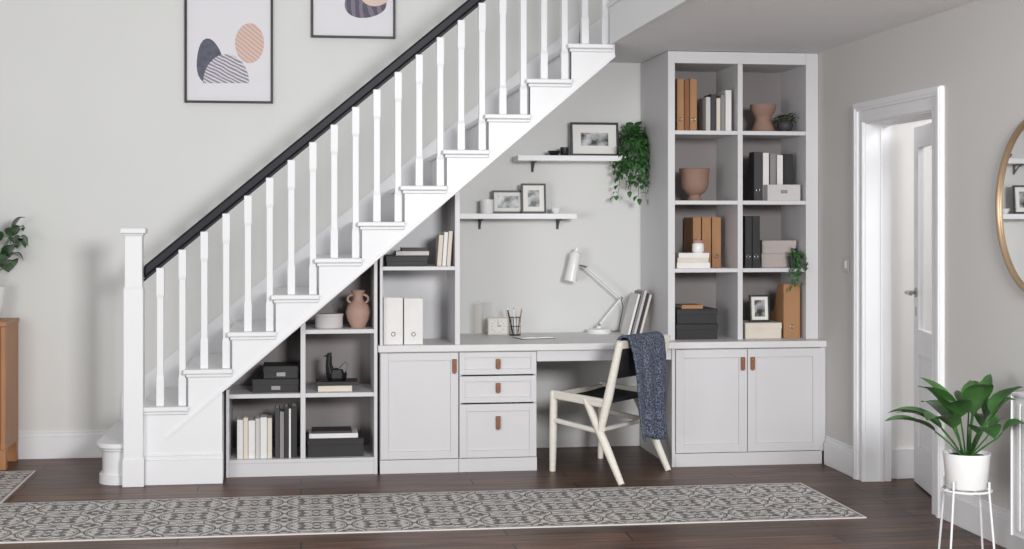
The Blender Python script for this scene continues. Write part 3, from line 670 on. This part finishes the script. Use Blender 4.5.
# ------------------------------------------------------------------ wall shelf contents
frame(492, 524, 190, 213, 9.34, SLo, 'black landscape photo frame on the lower wall shelf', .012, .022, 'photo')
frame(521, 546, 183, 213, 9.30, SLo, 'black portrait photo frame on the lower wall shelf', .012, .03, 'photo2')
lathe_thing('cup', 'small white ceramic cup left of the landscape frame', 'cup', 487, 9.31, SLo, [(0, 0), (.036, 0), (.042, .01), (.042, .088), (.037, .088), (.036, .02), (0, .018)], M['ceramic'])
lathe_thing('dish', 'tiny white dish at the right end of lower wall shelf', 'dish', 556, 9.30, SLo, [(0, 0), (.02, 0), (.032, .02), (.036, .035), (.033, .035), (.02, .008), (0, .006)], M['ceramic'])
frame(570, 619, 121, 155, 9.33, SU, 'large black landscape photo frame on the upper wall shelf', .015, .052, 'photo')
lathe_thing('bowl', 'small shallow black bowl on the upper wall shelf', 'bowl', 554, 9.30, SU, [(0, 0), (.018, 0), (.034, .016), (.04, .032), (.036, .032), (.02, .01), (0, .008)], M['blackf'])
lathe_thing('cup', 'tiny black cup between bowl and large photo frame', 'cup', 564.5, 9.30, SU, [(0, 0), (.022, 0), (.026, .008), (.028, .055), (.024, .055), (.021, .01), (0, .009)], M['blackf'])
PXX = X(633, 9.29)
t = thing('trailing_plant', 'bushy green trailing plant spilling from the upper wall shelf', 'plant', (PXX, 9.29, SU+.0003))
pot(t, [(0, 0), (.05, 0), (.065, .08), (.068, .1), (.063, .1), (.058, .085), (0, .08)], M['ceramic'], .058, .09)
mb = MB()
random.seed(11)
for i in range(34):
    az = random.uniform(-PI*.98, -PI*.1); dn = random.uniform(.06, .22) if i % 3 else random.uniform(.24, .36)
    strand(mb, az, random.uniform(.09, .13), dn, (random.uniform(-.03, .03), 0, .09), 17, .042)
for i in range(190):
    leaf(mb, (random.uniform(-.03, .03), random.uniform(-.03, .03), .095), random.uniform(0, 2*PI), random.uniform(.2, 1.5), random.uniform(.035, .05), .038, 1.1, random.uniform(.01, .105), n=4, pr=.001, tipw=.65)
xm_ = X(619.8, 9.31)-PXX
for v in mb.bm.verts:
    v.co.y = min(v.co.y, YW-9.29-.012)
    v.co.x = min(v.co.x, bx0-.006-PXX)
    if v.co.y > -.075 and v.co.z > -.02: v.co.x = max(v.co.x, xm_)
mb.build('foliage', M['leafm'], t, smooth=True, normals=False)

# ------------------------------------------------------------------ desk things
LY = 9.30
bxp = X(599, LY)
t = thing('desk_lamp', 'white anglepoise desk lamp with jointed arm on the worktop', 'lamp', (bxp, LY, ZT+.0003)); o_ = t.location
def PT(px, py, dy=0): return Vector((X(px, LY+dy), LY+dy, Z(py, px, LY+dy)))
MB().lathe([(0, 0), (.078, 0), (.08, .006), (.078, .026), (.072, .03), (.02, .034), (.012, .05), (.012, .06), (0, .06)], (0, 0, 0), 36).build('base', M['ceramic'], t, smooth=True)
pb = Vector((bxp, LY, ZT+.055)); pe = PT(621, 298); pm = PT(586, 267)
for dy in (-.010, .010):
    mb = MB(o_); mb.tube([pb+Vector((0, dy, 0)), pe+Vector((0, dy, 0))], .004, 8); mb.build('lower_arm', M['ceramic'], t, smooth=True)
    mb = MB(o_); mb.tube([pe+Vector((0, dy, 0)), pm+Vector((0, dy, 0))], .004, 8); mb.build('upper_arm', M['ceramic'], t, smooth=True)
for pj, q in ((pe, .012), (pm, .010), (pb, .011)):
    mb = MB(o_); mb.ball(pj, q, .018, q); mb.build('joint', M['steel'], t, smooth=True)
ax0, ax1 = PT(576, 252), PT(570.5, 281); d_ = (ax1-ax0); Ls = d_.length; Rm = d_.to_track_quat('Z', 'Y').to_matrix().to_4x4()
mb = MB(o_); mb.lathe([(0, -.03), (.011, -.03), (.013, -.004), (.028, 0), (.035, .012), (.037, Ls*.6), (.042, Ls), (.039, Ls), (.034, Ls*.6), (.030, .03), (0, .02)], ax0, 32, Rm); mb.build('lamp_shade', M['ceramic'], t, smooth=True)
mb = MB(o_); mb.tube([pm, ax0.lerp(ax1, .45)+Vector((.027, 0, 0))], .007, 8); mb.build('shade_bracket', M['steel'], t, smooth=True)
mb = MB(o_); mb.tube([pe, pe+Vector((.02, .03, -.06)), pe+Vector((.01, .06, -.14)), Vector((pe.x, LY+.08, ZT+.01)), Vector((bxp+.05, LY+.07, ZT+.005)), Vector((bxp+.02, LY+.06, ZT+.006))], .003, 6); mb.build('cable', M['charcoal'], t, smooth=True)
for (px, Yj, hp, label, gm) in ((478, 9.33, 34, 'tall glass jar at the left of its twin on the worktop', 'amber'), (487.5, 9.36, 35, 'tall clear glass jar behind the desk clock', 'glass')):
    t = thing('glass_jar', label, 'jar', (X(px, Yj), Yj, ZT+.0003), 'glass jars on the worktop'); hj = hp*S(px, Yj)-.02
    MB().lathe([(0, 0), (.029, 0), (.031, .006), (.031, hj), (.028, hj), (.028, .006), (0, .005)], (0, 0, 0), 28).build('body', M[gm], t, smooth=True)
    MB().lathe([(0, hj), (.032, hj), (.032, hj+.008), (.012, hj+.01), (.012, hj+.018), (0, hj+.02)], (0, 0, 0), 28).build('stopper', M['glass'], t, smooth=True)
s_ = S(498, 9.25); w_ = 21*s_/2; h_ = 17.5*s_
t = thing('desk_clock', 'small white framed desk clock in front of the glass jars', 'clock', (X(498, 9.25), 9.25, ZT+.0003), None, (0, 0, math.radians(-6)))
MB().box(-w_, w_, 0, .04, 0, h_).build('body', M['cream'], t, bevel=.005)
MB().box(-w_+.01, w_-.01, -.002, 0, .01, h_-.01).build('face', M['paper'], t)
mb = MB(); cz = h_/2
mb.bar((0, -.004, cz), (0, -.004, cz+.032), .003, .002, up=(0, 1, 0)); mb.bar((0, -.004, cz), (.022, -.004, cz+.006), .004, .002, up=(0, 1, 0)); mb.build('hands', M['blackf'], t)
mb = MB()
for i in range(12):
    a = i*PI/6; mb.box(.038*math.sin(a)-.002, .038*math.sin(a)+.002, -.003, -.002, cz+.038*math.cos(a)-.002, cz+.038*math.cos(a)+.002)
mb.build('hour_marks', M['blackf'], t)
px_, Yp = 515, 9.22
hp = 18*S(px_, Yp); t = thing('pen_holder', 'grey wire pen holder beside the desk clock', 'pen holder', (X(px_, Yp), Yp, ZT+.0003))
mb = MB(); mb.lathe([(0, 0), (.036, 0), (.036, .003), (0, .003)], (0, 0, 0), 24)
for zr in (.004, hp*.5, hp): mb.tube([(.036*math.cos(a*PI/12), .036*math.sin(a*PI/12), zr) for a in range(24)], .0018, 6, True)
for i in range(12):
    a = i*PI/6; mb.tube([(.036*math.cos(a), .036*math.sin(a), .002), (.036*math.cos(a+.2), .036*math.sin(a+.2), hp)], .0011, 5)
mb.build('cup', M['wire'], t)
for i, (dx, dy, tx, ty, mt, lb) in enumerate([(-.012, 0, -.050, .0, 'blackf', 'black pen leaning left in the wire holder'), (.004, .01, -.006, .026, 'ceramic', 'white pen standing upright in the wire holder'), (.013, -.006, .044, -.008, 'tan', 'tan pencil leaning right in the wire holder')]):
    t = thing('pen', lb, 'pen', (X(px_, Yp), Yp, ZT+.004), 'pens in the wire holder')
    b0, b1 = Vector((dx, dy, .0025)), Vector((tx, ty, .172))
    mb = MB(); mb.tube([b0, b0.lerp(b1, .9)], .0042, 8); mb.build('barrel', M[mt], t, smooth=True)
    mb = MB(); mb.tube([b0.lerp(b1, .9), b1], [.0042, .0015], 8); mb.build('tip', M['steel'], t, smooth=True)
t = thing('open_notebook', 'white open notebook lying near the worktop front edge', 'notebook', (X(534, 8.98), 8.98, ZT+.0003), None, (0, 0, math.radians(12)))
MB().box(-.11, .11, -.075, .075, 0, .003).build('cover', M['charcoal'], t)
mb = MB(); mb.prism([(-.105, .0032), (.105, .0032), (.105, .007), (.06, .012), (.012, .011), (0, .006), (-.012, .011), (-.06, .012), (-.105, .007)], 'y', -.07, .07); mb.build('pages', M['paper'], t)
Ym = 9.02
for i in range(5):
    a = math.radians(15); hh = [.27, .285, .29, .275, .265][i]; th = [.014, .009, .016, .01, .014][i]
    off = [.112, .094, .074, .058, .038][i]
    xx = bx0-.006-.29*math.sin(a)-off+.028
    t = thing('magazine', ['white leaning magazine at the far left of the desk row', 'mid grey leaning magazine second in the row by the lamp', 'pale grey leaning folder in the middle of the desk row', 'dark leaning magazine next to last by the bookcase side', 'cream leaning folder resting nearest the bookcase side'][i], 'magazine', (xx, Ym, ZT+.0006), 'magazines leaning on the worktop', (0, a, 0))
    mb = MB(); mb.box(-th, 0, 0, .002, 0, hh); mb.box(-th, -th+.001, .002, .21, 0, hh); mb.box(-.001, 0, .002, .21, 0, hh); mb.build('cover', M[['wbook', 'grey', 'lgrey', 'charcoal', 'cream'][i]], t)
    MB().box(-th+.0012, -.0012, .002, .207, .002, hh-.002).build('pages', M['paper'], t)

# ------------------------------------------------------------------ chair
A = Vector((1.45, 8.54, 0)); B = Vector((1.75, 8.03, 0)); Cc = Vector((2.12, 8.45, 0)); D = A+Cc-B
t = thing('desk_chair', 'pale wood desk chair with black canvas seat pulled up to the desk', 'chair', ((A+Cc)/2)); o_ = t.location
up = Vector((0, 0, 1))
FT, ZB = .98, .77
def onside(P, Q, f, z): return P+(Q-P)*f+up*z
for (P, Q) in ((A, B), (D, Cc)):
    mb = MB(o_); mb.tube([onside(P, Q, 0, 0.0), onside(P, Q, .01, .2), onside(P, Q, .02, .47)], [.018, .023, .023], 10); mb.build('front_leg', M['chairwood'], t, smooth=True)
    mb = MB(o_); mb.tube([onside(P, Q, 1, 0), onside(P, Q, .78, .2), onside(P, Q, .5, .445)], [.018, .025, .021], 10); mb.build('rear_leg', M['chairwood'], t, smooth=True)
    mb = MB(o_); mb.tube([onside(P, Q, .70, .27), onside(P, Q, .82, .48), onside(P, Q, FT, ZB+.02)], [.021, .026, .02], 10); mb.build('back_post', M['chairwood'], t, smooth=True)
    mb = MB(o_); mb.bar(onside(P, Q, .0, .45), onside(P, Q, .80, .435), .032, .05); mb.build('seat_rail', M['chairwood'], t, bevel=.008)
    mb = MB(o_); mb.tube([onside(P, Q, .01, .30), onside(P, Q, .7, .275)], .016, 8); mb.build('stretcher', M['chairwood'], t, smooth=True)
mb = MB(o_); mb.bar(onside(A, B, .03, .44), onside(D, Cc, .03, .44), .03, .04); mb.build('front_rail', M['chairwood'], t, bevel=.005)
mb = MB(o_); mb.tube([onside(A, B, .74, .29), onside(D, Cc, .74, .29)], .014, 8); mb.build('stretcher', M['chairwood'], t, smooth=True)
mb = MB(o_); rows = []
for i in range(9):
    row = []
    for j in range(9):
        u, v = i/8, j/8
        p = onside(A, B, .08+.70*u, 0).lerp(onside(D, Cc, .08+.70*u, 0), .04+.92*v)
        row.append(mb.bm.verts.new(p+up*(.442-.035*math.sin(PI*v)*math.sin(PI*min(1, u+.1))-.01*u)))
    rows.append(row)
for i in range(8):
    for j in range(8): mb.bm.faces.new([rows[i][j], rows[i+1][j], rows[i+1][j+1], rows[i][j+1]])
seat = mb.build('seat', M['canvas'], t, smooth=True); sm = seat.modifiers.new('s', 'SOLIDIFY'); sm.thickness = .005
mb = MB(o_); mb.bar(onside(A, B, FT, ZB), onside(D, Cc, FT, ZB), .026, .045); mb.build('top_rail', M['chairwood'], t, bevel=.007)
mb = MB(o_)
rows = []
for i in range(5):
    q = i/4; f = .88+.085*q; z = .58+.17*q
    rows.append([mb.bm.verts.new(onside(A, B, f+.02*math.sin(PI*v/8), z).lerp(onside(D, Cc, f+.02*math.sin(PI*v/8), z), .03+.94*v/8)) for v in range(9)])
for i in range(4):
    for j in range(8): mb.bm.faces.new([rows[i][j], rows[i+1][j], rows[i+1][j+1], rows[i][j+1]])
bk = mb.build('backrest', M['canvas'], t, smooth=True); sm = bk.modifiers.new('s', 'SOLIDIFY'); sm.thickness = .006
# throw
nrm = (B-A).normalized()
mb = MB(); rows = []
prof = []
zt_ = ZB+.006
for i in range(9): prof.append((-.05-.008*(1-i/8), zt_-.16+.16*i/8, 0))
for i in range(1, 8):
    a_ = PI-PI*i/8; prof.append((.05*math.cos(a_), zt_+.034*math.sin(a_), .0))
for i in range(25): prof.append((.05+.012*math.sin(i*.25), zt_-.55*i/24, i/24))
NU = 40
base0 = onside(A, B, FT, 0); base1 = onside(D, Cc, FT, 0)
for (o2, z, dn) in prof:
    row = []
    for j in range(NU+1):
        u = j/NU; f = (.08+.20*dn)*(1-u)+(.77+.05*dn)*u
        wv = .016*dn**.6*(math.sin(u*17+dn*1.5)+.4*math.sin(u*33+1))*(1 if dn > 0 else 0)
        p = base0.lerp(base1, f)+nrm*(o2+wv+.012*dn)+up*(z+.014*math.sin(u*7)*dn)
        row.append(mb.bm.verts.new(p))
    rows.append(row)
for P_, Q_ in zip(rows, rows[1:]):
    for j in range(NU): mb.bm.faces.new([P_[j], P_[j+1], Q_[j+1], Q_[j]])
mb.off = (base0+base1)/2
th = mb.build('throw_blanket', M['knit'], None, smooth=True); sm = th.modifiers.new('s', 'SOLIDIFY'); sm.thickness = .012; sm.offset = 1
tag(th, 'speckled navy blue grey knitted throw draped over the chair back', 'blanket')

# ------------------------------------------------------------------ rugs
RX1 = 2.74; RY0, RY1 = 6.96, 7.93; RX0 = -3.2
BD = .02; TT = (RY1-RY0-2*BD)/3
o = MB().box(0, RX1-RX0, 0, RY1-RY0, 0, .006).build('runner_rug', rugmat('tile_rug', RX1-RX0, RY1-RY0, TT, BD), None, loc=(RX0, RY0, .0003))
tag(o, 'long grey patterned runner lying across the dark floor', 'rug')
o = MB().box(0, 1.5, 0, 1.0, 0, .006).build('patterned_mat', rugmat('tile_mat', 1.5, 1.0, TT, BD), None, loc=(-1.525-1.5, 7.945, .0003))
tag(o, 'grey patterned mat corner in front of the wooden sideboard', 'rug')

# ------------------------------------------------------------------ left side
sx1 = X(6.5, 9.0); sy0, sy1 = 9.0, 9.4; shh = Z(322, 6, 9.0)
t = thing('sideboard', 'brown wooden sideboard at the left edge', 'sideboard', (sx1-.5, 9.2, 0)); o_ = t.location
sxl = sx1-1.1
MB(o_).box(sxl, sx1, sy0-.005, sy1, shh-.028, shh).build('top', M['oak'], t, bevel=.004)
for a in (sxl+.005, sx1-.035): MB(o_).box(a, a+.03, sy0, sy1, .12, shh-.028).build('side_panel', M['oak'], t, bevel=.003)
MB(o_).box(sxl+.035, sx1-.035, sy0+.025, sy1-.01, .12, .15).build('bottom_panel', M['oak'], t)
MB(o_).box(sxl+.035, sx1-.035, sy1-.02, sy1-.01, .15, shh-.028).build('back_panel', M['oak'], t)
for i in range(2):
    a = sxl+.037+i*.513; d = MB(o_).box(a, a+.51, sy0+.004, sy0+.024, .152, shh-.03).build('door', M['oak'], t, bevel=.003)
    MB(o_).box(a+.44, a+.455, sy0-.012, sy0+.004, .45, .6).build('handle', M['brass'], d, bevel=.003)
for a in (sxl+.005, sx1-.065):
    for b_ in (sy0+.005, sy1-.065):
        MB(o_).box(a, a+.06, b_, b_+.06, 0, .12).build('leg', M['oak'], t, bevel=.004)
PLX = X(-16, 9.2)
t = thing('potted_plant', 'dark leafy plant in white pot on the wooden sideboard', 'plant', (PLX, 9.2, shh+.0003))
pot(t, [(0, 0), (.08, 0), (.1, .02), (.115, .16), (.118, .2), (.108, .2), (.1, .17), (0, .165)], M['ceramic'], .1, .18)
mb = MB(); random.seed(5)
for i in range(28):
    az = i*2.399
    el = random.uniform(.85, 1.4); leaf(mb, (.02*math.cos(az), .02*math.sin(az), .18), az, el, random.uniform(.2, .26), random.uniform(.19, .23), random.uniform(1.2, 1.9), random.uniform(.16, .38), n=8, fold=.1)
lim = X(23, 9.2)-PLX
for v in mb.bm.verts:
    v.co.y = min(v.co.y, .215)
    if v.co.x > lim*.7: v.co.x = lim*.7+(v.co.x-lim*.7)*.4
mb.build('foliage', M['leafd'], t, smooth=True, normals=False)

# wall art
def wallart(px0, px1, pyt, pyb, label, shapes):
    Yf = YW-.025; x0, x1 = X(px0, Yf), X(px1, Yf); z0_, z1_ = Z(pyb, (px0+px1)/2, Yf), Z(pyt, (px0+px1)/2, Yf)
    cx, cz = (x0+x1)/2, (z0_+z1_)/2
    t = thing('framed_print', label, 'picture', (cx, YW-.001, cz)); w, h = (x1-x0)/2, (z1_-z0_)/2; f = .014
    mb = MB(); mb.box(-w, -w+f, -.025, 0, -h, h); mb.box(w-f, w, -.025, 0, -h, h); mb.box(-w+f, w-f, -.025, 0, -h, -h+f); mb.box(-w+f, w-f, -.025, 0, h-f, h); mb.build('frame', M['blackf'], t, bevel=.001)
    sheet = MB().box(-w+f, w-f, -.012, -.001, -h+f, h-f).build('print_sheet', M['printw'], t)
    yy = -.0122
    for i, (name, pts, mt) in enumerate(shapes):
        P2 = [(X(a, Yf)-cx, Z(b_, a, Yf)-cz) for a, b_ in pts]
        mx_, mz_ = sum(p[0] for p in P2)/len(P2), sum(p[1] for p in P2)/len(P2)
        o = MB().prism([(p[0]-mx_, p[1]-mz_) for p in P2], 'y', -.0006, 0).build(name, mt, sheet); o.location = (mx_, yy-.0007*i, mz_)
M['printw'] = mat('print_paper', 'E3E0E5', .6, var=.01)
M['pinks'] = stripemat('pink_lines', 'DCC2B8', 'CBA99D', 14, rot=.9, dist=1.5)
M['ink'] = mat('ink_blue', '5C5E6B', .7, var=.25, scale=30)
M['arcs'] = stripemat('arc_lines', '8F8B98', 'D9D5DB', 16, rot=1.1, dist=3)
M['plum'] = stripemat('plum_blocks', '5F5868', '807889', 6, rot=.3, dist=5)
M['peach'] = mat('peach_ink', 'DCC5BA', .7)
def blob(cx, cy, rx, ry, n=28, a0=0, a1=2*PI, w=0, rot=0):
    out = []
    for i in range(n):
        a = a0+(a1-a0)*i/(n if a1-a0 > 6.2 else n-1); k_ = 1+w*math.sin(3*a+1)
        x, y = rx*k_*math.cos(a), ry*k_*math.sin(a)
        out.append((cx+x*math.cos(rot)-y*math.sin(rot), cy+x*math.sin(rot)+y*math.cos(rot)))
    return out
wallart(184.5, 273, -20, 103, 'larger black framed abstract print with pink disc and striped half circle', [
    ('ink_shape', blob(209, 61, 13, 22, w=.06), M['ink']),
    ('pink_disc', blob(249.5, 43, 14.5, 20), M['pinks']),
    ('striped_arch', blob(226, 83, 23, 29, a0=PI, a1=2*PI, rot=.0), M['arcs'])])
wallart(311, 395.5, -84, 38, 'black framed abstract print with plum and peach shapes near the handrail', [
    ('plum_shape', blob(365, 3, 21, 15, w=.04), M['plum']),
    ('peach_shape', blob(375, -6, 15, 12), M['peach'])])

# ------------------------------------------------------------------ right wall things
def YonX(px, Xv):
    u = (px-512)/F; return Xv*(ct-u*st)/(st+u*ct)
ysw = YonX(847, XR)
t = thing('light_switch', 'white light switch plate on the right wall beside the doorway', 'light switch', (XR, ysw, 1.205))
MB().box(-.008, -.0005, -.043, .043, -.043, .043).build('plate', M['lgrey'], t, bevel=.003)
MB().box(-.012, -.008, -.015, .015, -.022, .022).build('rocker', M['ceramic'], t, bevel=.001)
t = thing('round_mirror', 'round mirror with thin gold rim on the right wall', 'mirror', (XR, 5.93, 1.52))
Rx = Matrix.Rotation(-PI/2, 4, 'Y')
mb = MB(); mb.tube([(-.016, .385*math.cos(a*PI/40), .385*math.sin(a*PI/40)) for a in range(80)], .012, 10, True); mb.build('rim', M['gold'], t, smooth=True)
mb = MB(); mb.lathe([(0, .001), (.384, .001), (.384, .012), (0, .012)], (0, 0, 0), 80, Rx); mb.build('mirror_glass', M['mirror'], t, smooth=True)
# panel radiator
t = thing('radiator', 'white panel radiator below the round mirror', 'radiator', (3.06, 5.5, 0))
mb = MB()
mb.box(-.045, -.028, -.6, .5, .11, .71)
for i in range(21):
    y = -.58+.05*i; mb.box(-.053, -.045, y, y+.03, .14, .68)
mb.build('front_panel', M['white'], t, bevel=.003)
MB().box(-.005, .012, -.6, .5, .11, .71).build('back_panel', M['white'], t, bevel=.003)
MB().box(-.052, .014, -.6, .5, .71, .722).build('top_grille', M['white'], t, bevel=.002)
MB().box(-.052, .014, .5, .506, .11, .722).build('side_cover', M['white'], t, bevel=.001)
for y in (.38, -.4):
    MB().box(-.03, 0.012, y-.012, y+.012, 0, .115).build('foot', M['white'], t, bevel=.003)
px_, py_ = 2.845, 6.08
t = thing('plant_stand', 'white metal plant stand with thin splayed legs beside the radiator', 'plant stand', (px_, py_, 0))
zr = .295
mb = MB(); mb.tube([(.104*math.cos(a*PI/20), .104*math.sin(a*PI/20), zr) for a in range(40)], .005, 8, True); mb.tube([(.104, 0, zr), (-.104, 0, zr)], .004, 6); mb.tube([(0, .104, zr), (0, -.104, zr)], .004, 6); mb.build('ring', M['white'], t, smooth=True)
for i in range(4):
    a = math.radians(35+90*i); c_, s_ = math.cos(a), math.sin(a)
    mb = MB(); mb.tube([(.107*c_, .107*s_, zr+.045), (.107*c_, .107*s_, zr-.005), (.135*c_, .135*s_, .002)], .005, 8); mb.build('leg', M['white'], t, smooth=True)
t = thing('potted_plant', 'broad leaved green plant in white pot on the metal stand', 'plant', (px_, py_, zr+.0055))
pot(t, [(0, 0), (.08, 0), (.087, .006), (.098, .14), (.102, .155), (.096, .155), (.09, .13), (0, .125)], M['ceramic'], .088, .14)
mb = MB(); random.seed(23)
NL = 19
for i in range(NL):
    az = i*2.399+random.uniform(-.2, .2); inner = i/NL
    el = 1.52-.85*inner+random.uniform(-.08, .08)
    leaf(mb, (.02*math.cos(az), .02*math.sin(az), .138), az, el, random.uniform(.22, .26), random.uniform(.115, .14), random.uniform(.7, 1.3), random.uniform(.12, .23), n=9, fold=.25, pr=.004, tipw=.85)
for v in mb.bm.verts:
    if v.co.x > .1: v.co.x = .1+(v.co.x-.1)*.28
    v.co.x = min(v.co.x, .150)
    if v.co.z < .11: v.co.z = .11+(v.co.z-.11)*.4
mb.build('foliage', M['leafl'], t, smooth=True, normals=False)

# ------------------------------------------------------------------ light
w = bpy.data.worlds.new('world'); scene.world = w; w.use_nodes = True
bg = w.node_tree.nodes['Background']; bg.inputs['Color'].default_value = (.99, .995, 1, 1); bg.inputs['Strength'].default_value = .42
def area(name, loc, tgt, sx, sy, p, col=(1, 1, 1)):
    l = bpy.data.lights.new(name, 'AREA'); l.shape = 'RECTANGLE'; l.size = sx; l.size_y = sy; l.energy = p; l.color = col
    o = bpy.data.objects.new(name, l); COL.objects.link(o); o.location = loc
    o.rotation_euler = (Vector(tgt)-Vector(loc)).to_track_quat('-Z', 'Y').to_euler()
area('key_light', (1.9, .4, 2.3), (1.3, 8.9, 1.05), 1.1, .9, 345, (.99, .995, 1))
area('fill_light', (-2.6, 2.2, 1.1), (3.0, 7.2, 2.3), 2.2, 1.8, 125, (1, .998, .99))  # added fill for the right wall and ceiling, no real source there
area('hall_fill', (4.2, 6.9, 2.4), (4.0, 7.2, 0), 1.0, 1.0, 28)  # added fill to brighten the space past the doorway, no fitting behind it
